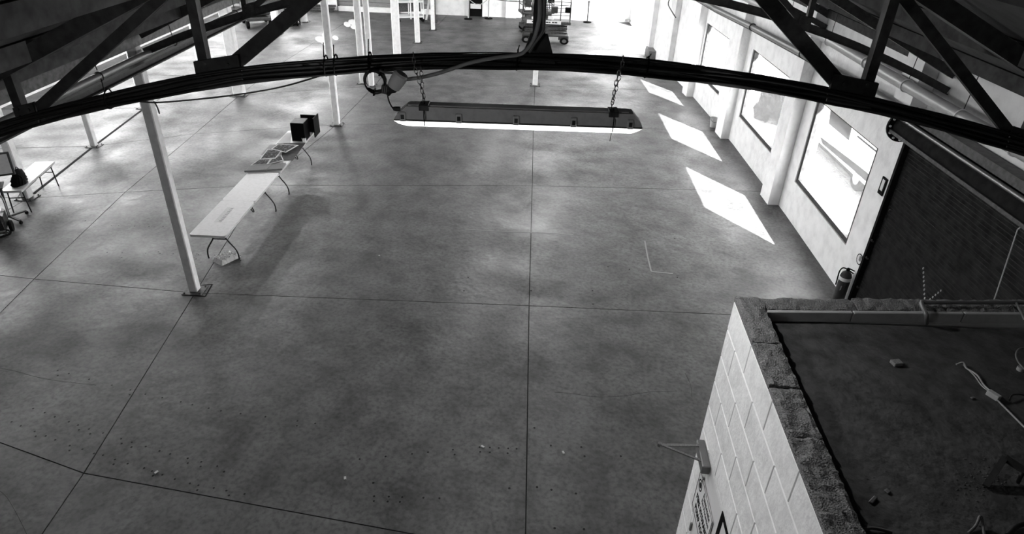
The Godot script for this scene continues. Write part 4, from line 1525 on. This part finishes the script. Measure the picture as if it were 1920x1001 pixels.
func build_tables() -> void:
	var H := 0.74
	var t1 := thing("folding_table", "white folding table with bare top beside the near column", "table", Vector3(-5.58, 0, -11.7), "white folding tables in a line")
	trestle(t1, 2.92, 0.66, H, 0)
	var st := mk()
	box(st, at(Vector3(-0.03, H + 0.001, 0.62)), Vector3(0.13, 0.002, 0.62))
	loc(st, "label_patch", mats.fitting, t1, "faint grey printed label on the table top")
	st = mk()
	for i in 9:
		box(st, at(Vector3(0.015 - 0.005 * (i % 3), H + 0.0025, 0.36 + i * 0.065)), Vector3(0.05, 0.001, 0.03))
	loc(st, "label_marks", mats.pipe_grey, t1)
	var t2 := thing("folding_table", "white folding table covered with posters, boards and black boxes", "table", Vector3(-5.58, 0, -14.52), "white folding tables in a line")
	trestle(t2, 2.62, 0.66, H, 0)
	# boards, posters, papers
	var y := H
	sheet("flat_carton", "flat pale carton lying across the joint of the two tables", "carton", [[458, 320], [499, 318], [509, 308], [470, 309]], y + 0.04, 0.04, mats.cardboard)
	sheet("flat_carton", "flat carton lying beside the posters over the table edge", "carton", [[500, 318], [529, 316], [536, 305], [506, 308]], y + 0.035, 0.035, mats.cardboard)
	sheet("dark_board", "dark grey board sticking out left under the posters", "board", [[489, 290], [503, 290], [522, 271], [506, 271]], y + 0.006, 0.005, mats.steel_mid)
	sheet("black_board", "black board lying right of the posters on the far table", "board", [[527, 300], [549, 300], [573, 268], [532, 268]], y + 0.008, 0.007, mats.steel_dark)
	y += 0.045
	poster("printed poster at the near left corner of the poster pile", [[469, 310], [501, 308], [508, 298], [485, 299]], y, 4)
	poster("printed poster showing at the near right of the poster pile", [[501, 308], [532, 300], [527, 290], [510, 297]], y + 0.004, 5)
	poster("large printed poster in the middle of the poster pile", [[486, 299], [517, 297], [532, 278], [501, 280]], y + 0.008, 6)
	poster("printed poster at the far end of the poster pile", [[508, 279], [536, 286], [560, 272], [521, 270]], y + 0.012, 7)
	y = H
	sheet("loose_paper", "white loose papers beside the black box on the far table", "paper", [[519, 269], [543, 268], [546, 248], [537, 249]], y + 0.012, 0.012, mats.paper)
	# black boxes
	var bl := aty(547, 266, H)
	var br := aty(573, 265, H)
	var w := bl.distance_to(br)
	var bx := thing("black_box", "black box standing on the far folding table", "box", (bl + br) / 2 + Vector3(0, 0, -0.22), "black boxes on the far table")
	st = mk()
	box(st, at(Vector3(0, 0.225, 0)), Vector3(w, 0.45, 0.4), 0.006)
	loc(st, "case", mats.black, bx)
	st = mk()
	box(st, at(Vector3(0, 0.452, 0)), Vector3(w - 0.02, 0.006, 0.38))
	loc(st, "lid", mats.steel_mid, bx, "dull dark grey lid")
	var o := thing("folding_screen", "tall black folding screen standing behind the black box on the far table", "screen", bl + Vector3(w + 0.04, 0, -0.62), "black boxes on the far table")
	st = mk()
	box(st, at(Vector3(0.1, 0.24, 0.05), 0.0), Vector3(0.025, 0.48, 0.42), 0.003)
	loc(st, "side", mats.black, o)
	st = mk()
	box(st, at(Vector3(-0.12, 0.22, -0.13), 0.0), Vector3(0.42, 0.44, 0.025), 0.003)
	loc(st, "back", mats.black, o)
	for q in [[569, 264], [572, 263.5]]:
		var p := aty(q[0], q[1], H)
		st = mk()
		lathe(st, [Vector2(0, 0), Vector2(0.025, 0), Vector2(0.033, 0.09), Vector2(0.03, 0.09), Vector2(0.022, 0.004), Vector2(0, 0.004)], at(p + Vector3(0.02, 0, 0.06)), 12)
		tag(put(st, "paper_cup", mats.white, self), "small white paper cup in front of the black box", "cup", "cups on the far table")
	# wrapped parcel under the near table
	var c := (fl(402, 489) + fl(447, 484) + fl(425, 499) + fl(425, 472)) / 4
	o = thing("wrapped_parcel", "crinkled white plastic parcel lying under the near folding table", "parcel", c)
	st = mk()
	var nz := FastNoiseLite.new()
	nz.seed = 9; nz.frequency = 9.0
	var N := 18
	var G := []
	for i in N + 1:
		var r := []
		for k in N + 1:
			var a := i / float(N) - 0.5
			var b := k / float(N) - 0.5
			var ed := clampf(minf(0.5 - absf(a), 0.5 - absf(b)) * 9.0, 0, 1)
			r.append(Vector3(a * 0.3, ed * (0.075 + 0.05 * nz.get_noise_2d(a * 1.3, b * 1.3)) + 0.002, b * 0.42).rotated(Vector3.UP, -0.55))
		G.append(r)
	for i in N:
		for k in N:
			var nn: Vector3 = (G[i + 1][k + 1] - G[i][k]).cross(G[i][k + 1] - G[i + 1][k])
			if nn.y < 0: nn = -nn
			quad(st, G[i][k], G[i + 1][k], G[i + 1][k + 1], G[i][k + 1], nn.normalized())
	loc(st, "wrapping", mats.plastic, o)

func build_left_things() -> void:
	var t := thing("trestle_table", "small white trestle table with a black bag in the left bay", "table", Vector3(-10.6, 0, -12.85))
	t.rotation.y = 0.19
	trestle(t, 1.6, 0.4, 0.56, 1)
	var b := thing("black_bag", "black backpack slumped on the small trestle table", "bag", Vector3(-10.5, 0.56, -12.42))
	b.scale = Vector3.ONE * 0.78
	var st := mk()
	var nz := FastNoiseLite.new()
	nz.seed = 3; nz.frequency = 2.2
	var rings := 10
	var seg := 18
	var V := []
	for i in rings + 1:
		var v := i / float(rings)
		var row := []
		for k in seg:
			var a := TAU * k / seg
			var r := (0.19 * pow(1.0 - v, 0.35) + 0.01) * (1.0 + 0.25 * nz.get_noise_3d(cos(a), sin(a), v * 2))
			row.append(Vector3(r * cos(a) * 0.85 + v * 0.05, v * 0.42, r * sin(a) * 1.25 - v * 0.04))
		V.append(row)
	for i in rings:
		for k in seg:
			var k2 := (k + 1) % seg
			var nn: Vector3 = Vector3(V[i][k].x, 0.03, V[i][k].z).normalized()
			quad(st, V[i][k], V[i][k2], V[i + 1][k2], V[i + 1][k], nn)
	loc(st, "pack", mats.black, b)
	st = mk()
	tube(st, curve([Vector3(0.12, 0.3, 0.1), Vector3(0.22, 0.22, 0.12), Vector3(0.2, 0.05, 0.16)], 5), 0.014, 6)
	tube(st, curve([Vector3(0.02, 0.4, 0.0), Vector3(0.04, 0.47, -0.04), Vector3(0.08, 0.4, -0.06)], 5), 0.01, 6)
	loc(st, "strap", mats.rubber, b)
	# wheeled display stand cut by the left edge
	var p := fl(17, 408)
	var o := thing("display_stand", "wheeled display stand with a pale tilted panel at the left bay edge", "stand", Vector3(p.x + 0.12, 0, p.z + 0.12))
	st = mk()
	tube(st, [Vector3(0, 0.1, 0), Vector3(0, 1.15, -0.1)], 0.024, 10)
	loc(st, "pole", mats.steel_dark, o)
	st = mk()
	box(st, Transform3D(Basis.from_euler(Vector3(-0.2, 0.5, 0)), Vector3(0.05, 1.2, -0.05)), Vector3(0.62, 0.46, 0.04), 0.008)
	loc(st, "panel_frame", mats.steel_dark, o)
	st = mk()
	box(st, Transform3D(Basis.from_euler(Vector3(-0.2, 0.5, 0)), Vector3(0.06, 1.205, -0.03)), Vector3(0.54, 0.38, 0.04))
	loc(st, "panel_face", mats.fitting, o, "pale face of the panel")
	st = mk()
	box(st, Transform3D(Basis.from_euler(Vector3(0.1, 0.5, 0)), Vector3(-0.05, 0.8, 0.1)), Vector3(0.42, 0.025, 0.3), 0.006)
	loc(st, "tray", mats.steel_dark, o)
	for k in 4:
		var a := TAU * k / 4 + 0.4
		st = mk()
		bar(st, Vector3(0, 0.1, 0), Vector3(0.34 * cos(a), 0.08, 0.34 * sin(a)), 0.045, 0.03)
		var f := loc(st, "foot", mats.steel_dark, o)
		st = mk()
		lathe(st, [Vector2(0, -0.015), Vector2(0.034, -0.015), Vector2(0.034, 0.015), Vector2(0, 0.015)], Transform3D(Basis(Vector3.BACK, PI / 2), Vector3(0.34 * cos(a), 0.035, 0.34 * sin(a))), 12)
		loc(st, "castor", mats.rubber, f)
	p = fl(12, 432)
	o = thing("wheeled_machine", "dark wheeled machine with pale fittings under the display stand", "machine", Vector3(p.x - 0.02, 0, p.z + 0.1))
	st = mk()
	box(st, at(Vector3(0, 0.28, 0), 0.5), Vector3(0.3, 0.34, 0.42), 0.04)
	loc(st, "housing", mats.black_gloss, o)
	st = mk()
	tube(st, curve([Vector3(-0.1, 0.3, -0.2), Vector3(-0.15, 0.62, -0.26), Vector3(0.05, 0.68, -0.26), Vector3(0.12, 0.3, -0.18)], 5), 0.016, 8)
	loc(st, "handle_bar", mats.galv, o)
	st = mk()
	lathe(st, [Vector2(0, 0), Vector2(0.07, 0), Vector2(0.07, 0.14), Vector2(0.03, 0.17), Vector2(0, 0.17)], at(Vector3(0.05, 0.44, 0.05)), 14)
	loc(st, "filler_cap", mats.fitting, o)
	for s in [-1, 1]:
		st = mk()
		lathe(st, [Vector2(0, -0.025), Vector2(0.11, -0.025), Vector2(0.12, 0), Vector2(0.11, 0.025), Vector2(0, 0.025)], Transform3D(Basis(Vector3.UP, 0.5) * Basis(Vector3.BACK, PI / 2), Vector3(s * 0.19 * cos(0.5), 0.12, -s * 0.19 * sin(0.5))), 16)
		loc(st, "wheel", mats.rubber, o)
	p = fl(-2, 440)
	o = thing("spoked_wheel", "dark spoked ring lying on the floor in front of the wheeled machine", "wheel", p)
	st = mk()
	var ring := []
	for k in 21:
		ring.append(Vector3(0.22 * cos(TAU * k / 20), 0.03, 0.16 * sin(TAU * k / 20)))
	tube(st, ring, 0.02, 8)
	loc(st, "rim", mats.rubber, o)
	for k in 3:
		st = mk()
		var a := PI * k / 3
		tube(st, [Vector3(0.21 * cos(a), 0.03, 0.15 * sin(a)), Vector3(-0.21 * cos(a), 0.03, -0.15 * sin(a))], 0.01, 6)
		loc(st, "spoke", mats.steel_mid, o)

func scissor_lift(label: String, p: Vector3, yaw: float, ln: float, banner: bool) -> void:
	var o := thing("scissor_lift", label, "scissor lift", p, "scissor lifts")
	o.rotation.y = yaw
	o.scale = Vector3(1, 0.74, 1)
	var st := mk()
	box(st, at(Vector3(0, 0.36, 0)), Vector3(ln, 0.24, 0.72), 0.03)
	loc(st, "chassis", mats.steel_dark, o)
	st = mk()
	box(st, at(Vector3(0, 0.3, 0.38)), Vector3(ln * 0.55, 0.2, 0.06), 0.01)
	loc(st, "battery_tray", mats.fitting, o)
	for x in [-1, 1]:
		for z in [-1, 1]:
			st = mk()
			lathe(st, [Vector2(0, -0.07), Vector2(0.18, -0.07), Vector2(0.2, -0.04), Vector2(0.2, 0.04), Vector2(0.18, 0.07), Vector2(0, 0.07)], Transform3D(Basis(Vector3.RIGHT, PI / 2), Vector3(x * (ln / 2 - 0.2), 0.2, z * 0.37)), 18)
			var w := loc(st, "wheel", mats.rubber, o)
			st = mk()
			lathe(st, [Vector2(0, -0.08), Vector2(0.09, -0.08), Vector2(0.1, 0.08), Vector2(0, 0.08)], Transform3D(Basis(Vector3.RIGHT, PI / 2), Vector3(x * (ln / 2 - 0.2), 0.2, z * 0.37)), 12)
			loc(st, "hub", mats.pipe_grey, w)
	for i in 5:
		for z in [-0.26, 0.26]:
			st = mk()
			var y0 := 0.5 + i * 0.125
			var s := 1.0 if i % 2 == 0 else -1.0
			bar(st, Vector3(-s * (ln / 2 - 0.1), y0, z), Vector3(s * (ln / 2 - 0.1), y0 + 0.12, z), 0.05, 0.09)
			loc(st, "scissor_arm", mats.steel_mid, o)
	st = mk()
	box(st, at(Vector3(0, 1.2, 0)), Vector3(ln + 0.1, 0.16, 0.78), 0.02)
	loc(st, "platform", mats.steel_mid, o)
	if banner:
		st = mk()
		box(st, at(Vector3(-0.1, 1.24, 0.4)), Vector3(ln * 0.72, 0.2, 0.012))
		var bn := loc(st, "banner", mats.white, o, "white banner strip with dark illegible print")
		st = mk()
		var x := -ln * 0.3
		for i in 9:
			var wl := 0.06 + 0.03 * ((i * 7) % 3)
			box(st, at(Vector3(x + wl / 2, 1.24, 0.408)), Vector3(wl, 0.07, 0.004))
			x += wl + (0.02 if i % 3 else 0.07)
		loc(st, "print", mats.steel_dark, bn)
	# guard rails
	var hx := ln / 2
	for y in [1.65, 2.05, 2.4]:
		st = mk()
		for z in [-0.36, 0.36]:
			tube(st, [Vector3(-hx, y, z), Vector3(hx, y, z)], 0.02, 6)
		for x in [-hx, hx]:
			tube(st, [Vector3(x, y, -0.36), Vector3(x, y, 0.36)], 0.02, 6)
		loc(st, "guard_rail", mats.steel_dark, o)
	for x in [-1.0, -0.6, -0.2, 0.2, 0.6, 1.0]:
		for z in [-0.36, 0.36]:
			st = mk()
			tube(st, [Vector3(x * hx, 1.2, z), Vector3(x * hx, 2.4, z)], 0.022, 6)
			loc(st, "stanchion", mats.steel_dark, o)
	st = mk()
	box(st, at(Vector3(hx - 0.12, 1.95, 0.3)), Vector3(0.26, 0.3, 0.2), 0.02)
	loc(st, "control_box", mats.black, o)
	for q in [[-0.4, 1.75, 0.3, 0.5], [0.35, 1.85, 0.3, 0.35], [0.0, 1.5, 0.4, 0.3]]:
		st = mk()
		box(st, at(Vector3(q[0], q[1], -0.1)), Vector3(q[2], q[3], 0.3), 0.03)
		loc(st, "equipment_case", mats.steel_dark, o)
	for q in [[-0.25, 1.75, 0.22, 0.16], [0.2, 1.5, 0.26, 0.2], [-0.5, 1.45, 0.3, 0.14]]:
		st = mk()
		box(st, at(Vector3(q[0], q[1], 0.385)), Vector3(q[2], q[3], 0.008))
		loc(st, "sign_plate", mats.white, o)
func build_far_things() -> void:
	scissor_lift("dark scissor lift with a white banner strip parked behind the king post", fl(1038, 82) + Vector3(-0.38, 0, -0.35), -0.03, 2.1, true)
	scissor_lift("dark scissor lift parked left behind the one with the banner", fl(990, 62) + Vector3(0.35, 0, -0.6), 0.25, 1.5, false)
	# dark sheet panel behind the lifts
	var p := fl(1068, 36)
	var st := mk()
	box(st, at(Vector3(p.x, 1.6, p.z - 0.15)), Vector3(0.85, 3.2, 0.05))
	tag(put(st, "upright_panel", mats.steel_mid, self), "tall dark panel standing behind the scissor lifts", "panel")
	var zf := -36.28
	# far wall doors
	for q in [["door_2", 636, 748, 24, "grey roller shutter in the far wall left of the columns"], ["door_3", 772, 815, 20, "grey roller shutter in the far wall behind the shelving trolley"]]:
		var d := struct(q[0], q[4], "roller door")
		var x0 := atz(q[1], q[3], zf).x
		var x1 := atz(q[2], q[3], zf).x
		for i in 17:
			st = mk()
			prism(st, PackedVector2Array([Vector2(0, -0.095), Vector2(0.03, -0.05), Vector2(0.03, 0.05), Vector2(0, 0.095)]), Transform3D(Basis(Vector3(0, 0, 1), Vector3.UP, Vector3(-1, 0, 0)), Vector3((x0 + x1) / 2, 0.35 + i * 0.19, zf)), x1 - x0)
			put(st, "slat", mats.roller_grey, d)
		st = mk()
		for x in [x0, x1]:
			box(st, at(Vector3(x, 1.8, zf + 0.03)), Vector3(0.1, 3.6, 0.1))
		put(st, "guide_rail", mats.steel_mid, d)
		st = mk()
		box(st, at(Vector3((x0 + x1) / 2, 0.12, zf + 0.04)), Vector3(x1 - x0, 0.24, 0.12))
		put(st, "threshold", mats.far_wall, d)
	var d4 := struct("door_4", "black door with a white sign in the far wall", "door")
	var a := atz(880, 31, zf)
	var b := atz(904, 31, zf)
	st = mk()
	box(st, at(Vector3((a.x + b.x) / 2, 1.05, zf)), Vector3(b.x - a.x, 2.1, 0.08))
	put(st, "leaf", mats.black, d4)
	st = mk()
	box(st, at(Vector3((a.x + b.x) / 2, 0.5, zf + 0.05)), Vector3((b.x - a.x) * 0.82, 0.24, 0.012))
	put(st, "sign_plate", mats.white, d4, "blank white sign plate low on the door")
	st = mk()
	for x in [a.x - 0.06, b.x + 0.06]:
		box(st, at(Vector3(x, 1.08, zf)), Vector3(0.1, 2.16, 0.12))
	put(st, "door_frame", mats.far_wall, d4)
	# wall seams and a low panel on the far wall
	var sw := thing("wall_panel", "low pale panel leaning on the far wall right of the black door", "panel", Vector3(atz(958, 34, zf).x, 0, zf + 0.1))
	st = mk()
	box(st, at(Vector3(0, 0.45, 0)), Vector3(0.55, 0.9, 0.04))
	loc(st, "sheet", mats.column, sw)
	st = mk()
	bar(st, Vector3(-0.1, 0.85, 0.03), Vector3(0.3, 0.85, 0.03), 0.02, 0.03)
	loc(st, "latch", mats.steel_dark, sw)
	# barrier posts with chain
	var posts := [[878, 36, "barrier post left of the black door"], [916, 35, "barrier post right of the black door"], [1101, 42, "dark barrier post standing alone right of the scissor lifts"], [1168, 27, "dark barrier post near the far bright corner"]]
	var tops := []
	for q in posts:
		var c := fl(q[0], q[1])
		var o := thing("barrier_post", q[2], "barrier post", c, "barrier posts")
		st = mk()
		lathe(st, [Vector2(0, 0), Vector2(0.22, 0), Vector2(0.2, 0.04), Vector2(0.04, 0.07), Vector2(0, 0.07)], at(Vector3.ZERO), 16)
		loc(st, "base", mats.rubber, o)
		st = mk()
		lathe(st, [Vector2(0.035, 0.05), Vector2(0.035, 0.95), Vector2(0.05, 0.97), Vector2(0.05, 1.03), Vector2(0, 1.06)], at(Vector3.ZERO), 10)
		loc(st, "post", mats.fitting if q[0] < 1000 else mats.steel_dark, o)
		tops.append(c + Vector3(0, 0.98, 0))
	st = mk()
	tube(st, curve([tops[0], (tops[0] + tops[1]) / 2 - Vector3(0, 0.3, 0), tops[1]], 8), 0.02, 6)
	tag(put(st, "barrier_chain", mats.fitting, self), "pale chain hanging between the posts at the black door", "chain")
	st = mk()
	tube(st, curve([tops[1], (tops[1] + Vector3(0.2, 1.0, -35.3)) / 2 - Vector3(0, 0.06, 0), Vector3(0.2, 1.0, -35.3)], 8), 0.02, 6)
	tag(put(st, "barrier_chain", mats.steel_dark, self), "dark chain running from the right post to the scissor lifts", "chain")
	# shelving trolley
	p = fl(757, 40)
	var o := thing("shelving_trolley", "white shelving trolley standing between the columns near the far shutters", "trolley", p + Vector3(0.3, 0, -0.1))
	o.rotation.y = 0.35
	for y in [0.25, 0.95, 1.55, 2.1]:
		st = mk()
		box(st, at(Vector3(0, y, 0)), Vector3(1.3, 0.07, 0.6), 0.01)
		loc(st, "shelf", mats.white, o)
	for x in [-0.63, 0.0, 0.63]:
		for z in [-0.28, 0.28]:
			st = mk()
			box(st, at(Vector3(x, 1.15, z)), Vector3(0.05, 2.0, 0.05))
			loc(st, "upright", mats.white, o)
	for x in [-0.6, 0.6]:
		for z in [-0.26, 0.26]:
			st = mk()
			lathe(st, [Vector2(0, -0.03), Vector2(0.09, -0.03), Vector2(0.09, 0.03), Vector2(0, 0.03)], Transform3D(Basis(Vector3.RIGHT, PI / 2), Vector3(x, 0.09, z)), 12)
			loc(st, "castor", mats.rubber, o)
	for i in 3:
		st = mk()
		box(st, at(Vector3(0, 0.6 + i * 0.6, -0.29)), Vector3(1.2, 0.4, 0.02))
		loc(st, "back_mesh", mats.steel_mid, o)
	# ramp leaning on the far slim column
	st = mk()
	bar(st, fl(799, 42) + Vector3(0, 0.03, 0), fl(806, 40) + Vector3(0.05, 1.5, -0.2), 0.1, 0.06)
	tag(put(st, "leaning_plank", mats.fitting, self), "grey plank leaning beside the slim far column", "plank")
	st = mk()
	box(st, at(fl(808, 42) + Vector3(0, 0.06, 0)), Vector3(0.6, 0.12, 0.3), 0.02)
	tag(put(st, "floor_block", mats.steel_mid, self), "dark low block at the foot of the leaning plank", "block")
	# left bay: trailer, crate, hurdles, white goods
	p = fl(470, 52)
	o = thing("covered_trailer", "dark covered trailer standing far in the left bay", "trailer", p + Vector3(0.1, 0, -0.6))
	o.rotation.y = 0.5
	st = mk()
	box(st, at(Vector3(0, 1.15, 0)), Vector3(1.1, 1.1, 2.0), 0.08)
	loc(st, "cover", mats.steel_mid, o)
	st = mk()
	box(st, at(Vector3(0, 0.45, 0)), Vector3(1.15, 0.14, 2.2), 0.02)
	loc(st, "deck", mats.steel_dark, o)
	for x in [-0.5, 0.5]:
		for z in [-0.7, 0.7]:
			st = mk()
			lathe(st, [Vector2(0, -0.07), Vector2(0.2, -0.07), Vector2(0.22, 0), Vector2(0.2, 0.07), Vector2(0, 0.07)], Transform3D(Basis(Vector3.BACK, PI / 2), Vector3(x, 0.22, z)), 16)
			loc(st, "wheel", mats.rubber, o)
	p = fl(553, 47)
	o = thing("wire_crate", "black wire crate standing on the floor of the left bay", "crate", p)
	for i in 4:
		st = mk()
		box(st, at(Vector3(0, 0.06 + i * 0.15, 0)), Vector3(0.42, 0.05, 0.42), 0.006)
		box(st, at(Vector3(0, 0.06 + i * 0.15, 0)), Vector3(0.3, 0.051, 0.3))
		loc(st, "tier", mats.black, o)
	for x in [-0.19, 0.0, 0.19]:
		for z in [-0.19, 0.19]:
			st = mk()
			box(st, at(Vector3(x, 0.3, z)), Vector3(0.05, 0.6, 0.04))
			loc(st, "post", mats.black, o)
	for q in [[531, 48, 34, "dark steel post standing left of the black wire crate"], [538, 51, 34, "second dark steel post close to the black wire crate"]]:
		p = fl(q[0], q[1])
		o = thing("short_post", q[3], "post", p, "short posts by the wire crate")
		st = mk()
		lathe(st, [Vector2(0.09, 0), Vector2(0.09, 0.015), Vector2(0.022, 0.02), Vector2(0.022, 0.62), Vector2(0, 0.63)], at(Vector3.ZERO), 10)
		loc(st, "shaft", mats.steel_mid, o)
	# barrier tape in the left bay
	st = mk()
	var t0 := fl(572, 41) + Vector3(0, 0.9, 0.2)
	var t1 := t0 + Vector3(-3.2, 0.0, 0.8)
	var stripe := []
	for i in 10:
		if i % 2 == 0:
			bar(st, t0.lerp(t1, i / 10.0), t0.lerp(t1, (i + 1) / 10.0), 0.008, 0.07)
	var tape: Node = put(st, "barrier_tape", mats.steel_dark, self)
	tag(tape, "striped barrier tape tied to a column far in the left bay", "tape")
	st = mk()
	for i in 10:
		if i % 2 == 1:
			bar(st, t0.lerp(t1, i / 10.0), t0.lerp(t1, (i + 1) / 10.0), 0.008, 0.07)
	put(st, "pale_stripe", mats.white, tape)
	# long low timber stack at the far left wall
	p = fl(606, 27)
	for i in 5:
		st = mk()
		box(st, at(Vector3(p.x - 1.0 + 0.03 * i, 0.06 + 0.1 * (i / 2), -36.0 + 0.14 * (i % 2)), 0.02 * (i - 2)), Vector3(2.6, 0.09, 0.11), 0.008)
		tag(put(st, "stacked_batten", mats.steel_mid, self), "grey timber batten stacked at the foot of the far wall", "timber", "timber battens at the far wall")
	# clutter in the bright far corner
	p = fl(1165, 40)
	for i in 5:
		st = mk()
		box(st, at(p + Vector3(0.1 * i, 0.05 + 0.02 * i, 0.25 * (i - 2)), i * 0.9), Vector3(0.25, 0.1, 0.18), 0.01)
		tag(put(st, "rubble_lump", mats.fitting, self), "pale lump of rubble at the foot of the far right wall", "rubble", "rubble at the far right wall")

func build_floor_marks() -> void:
	var st := mk()
	var nth := 0
	for q in [[602, 74, 11, 5.5], [612, 67, 8, 5], [611, 81, 8, 5], [629, 71, 5.5, 4], [663, 42, 10, 5.5], [651, 46, 6.5, 4.5], [665, 51, 8, 4]]:  # thin white shapes stand in for sun spots on the floor
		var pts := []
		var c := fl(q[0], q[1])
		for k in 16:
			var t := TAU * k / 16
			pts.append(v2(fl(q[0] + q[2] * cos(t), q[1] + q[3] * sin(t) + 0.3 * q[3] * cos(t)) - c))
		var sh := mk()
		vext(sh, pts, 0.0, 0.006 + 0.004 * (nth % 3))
		var so := loc(sh, "sun_spot_sheet", mats.white, self)
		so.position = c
		tag(so, "leaf-shaped white stand-in for sunlight on the floor beside the slender column, nearer cluster" if nth < 4 else "leaf-shaped white stand-in for sunlight on the floor by the broad column, farther cluster", "sheet", "sun spot stand-ins on the left floor")
		nth += 1
	var rows := [[[105, 694], [278, 740], [413, 770], [640, 800]], [[60, 765], [170, 805], [300, 845], [430, 880]], [[20, 790], [130, 835], [240, 868], [350, 905], [480, 930]], [[195, 473], [410, 477]], [[350, 477], [480, 480]], [[200, 423], [330, 425]], [[680, 860], [900, 838], [985, 842]], [[700, 930], [860, 935]]]
	var rg := RandomNumberGenerator.new()
	rg.seed = 5
	for r in rows:
		for i in r.size() - 1:
			var n := 5
			for k in n:
				var t := (k + 0.15 * rg.randfn()) / n
				var q := Vector2(r[i][0], r[i][1]).lerp(Vector2(r[i + 1][0], r[i + 1][1]), t)
				for two in (2 if rg.randf() < 0.4 else 1):
					var p := fl(q.x + rg.randfn() * 1.5, q.y + two * 9)
					lathe(st, [Vector2(0.014, 0.0), Vector2(0.013, 0.0012), Vector2(0, 0.0012)], at(p), 7)
	for q in [[1034, 918], [1090, 838], [1096, 855], [1033, 835], [1040, 990], [1095, 992], [1164, 855], [1002, 802], [996, 545], [1111, 545], [870, 545], [878, 520], [1112, 570], [1180, 505], [1265, 447], [297, 472], [300, 475], [160, 414], [905, 570], [1140, 500], [1270, 520], [700, 905], [1007, 913], [955, 915], [420, 884], [1080, 925]]:
		lathe(st, [Vector2(0.016, 0.0), Vector2(0.015, 0.0012), Vector2(0, 0.0012)], at(fl(q[0], q[1])), 7)
	tag(put(st, "anchor_holes", mats.joint, self), "rows of small dark anchor holes drilled in the concrete floor", "holes", "", "stuff")
	# cracks
	var cracks := [[[1040, 735], [1075, 738], [1120, 744], [1170, 742], [1215, 735], [1270, 733]], [[0, 690], [30, 696], [70, 707], [110, 714], [180, 722]], [[0, 920], [15, 935], [35, 970], [50, 1001]], [[1285, 700], [1295, 722], [1298, 745]]]
	for c in cracks:
		st = mk()
		var pts := []
		for p in c:
			pts.append(fl(p[0], p[1]) + Vector3(0, -0.0015, 0))
		tube(st, curve(pts, 6), 0.0035, 4)
		tag(put(st, "floor_crack", mats.joint, self), "thin crack wandering across a concrete slab", "crack", "cracks in the floor")
	# painted lines
	for c in [[[1209, 452], [1214, 480], [1221, 509], [1262, 513]], [[872, 430], [940, 434], [1005, 436], [1075, 440]]]:
		st = mk()
		for i in c.size() - 1:
			bar(st, fl(c[i][0], c[i][1]) + Vector3(0, 0.0005, 0), fl(c[i + 1][0], c[i + 1][1]) + Vector3(0, 0.0005, 0), 0.03, 0.002)
		tag(put(st, "floor_line", mats.old_paint, self), "worn pale right-angled paint line on the floor" if c.size() == 4 and c[0][0] == 1209 else "worn straight pale line on the floor near the middle joint", "line")
	# scraps on the floor
	for q in [[293, 886, "tiny white scrap on the near floor left of the middle"], [647, 897, "pale curled scrap on the near floor"], [905, 838, "pale curled scrap beside the middle joint"], [1056, 849, "flat pale scrap on the floor right of the middle joint"], [711, 480, "small pale scrap on the floor in front of the tables"]]:
		st = mk()
		box(st, at(fl(q[0], q[1]) + Vector3(0, 0.008, 0), q[0] * 0.1), Vector3(0.05, 0.014, 0.03), 0.004)
		tag(put(st, "floor_scrap", mats.plastic, self), q[2], "scrap")
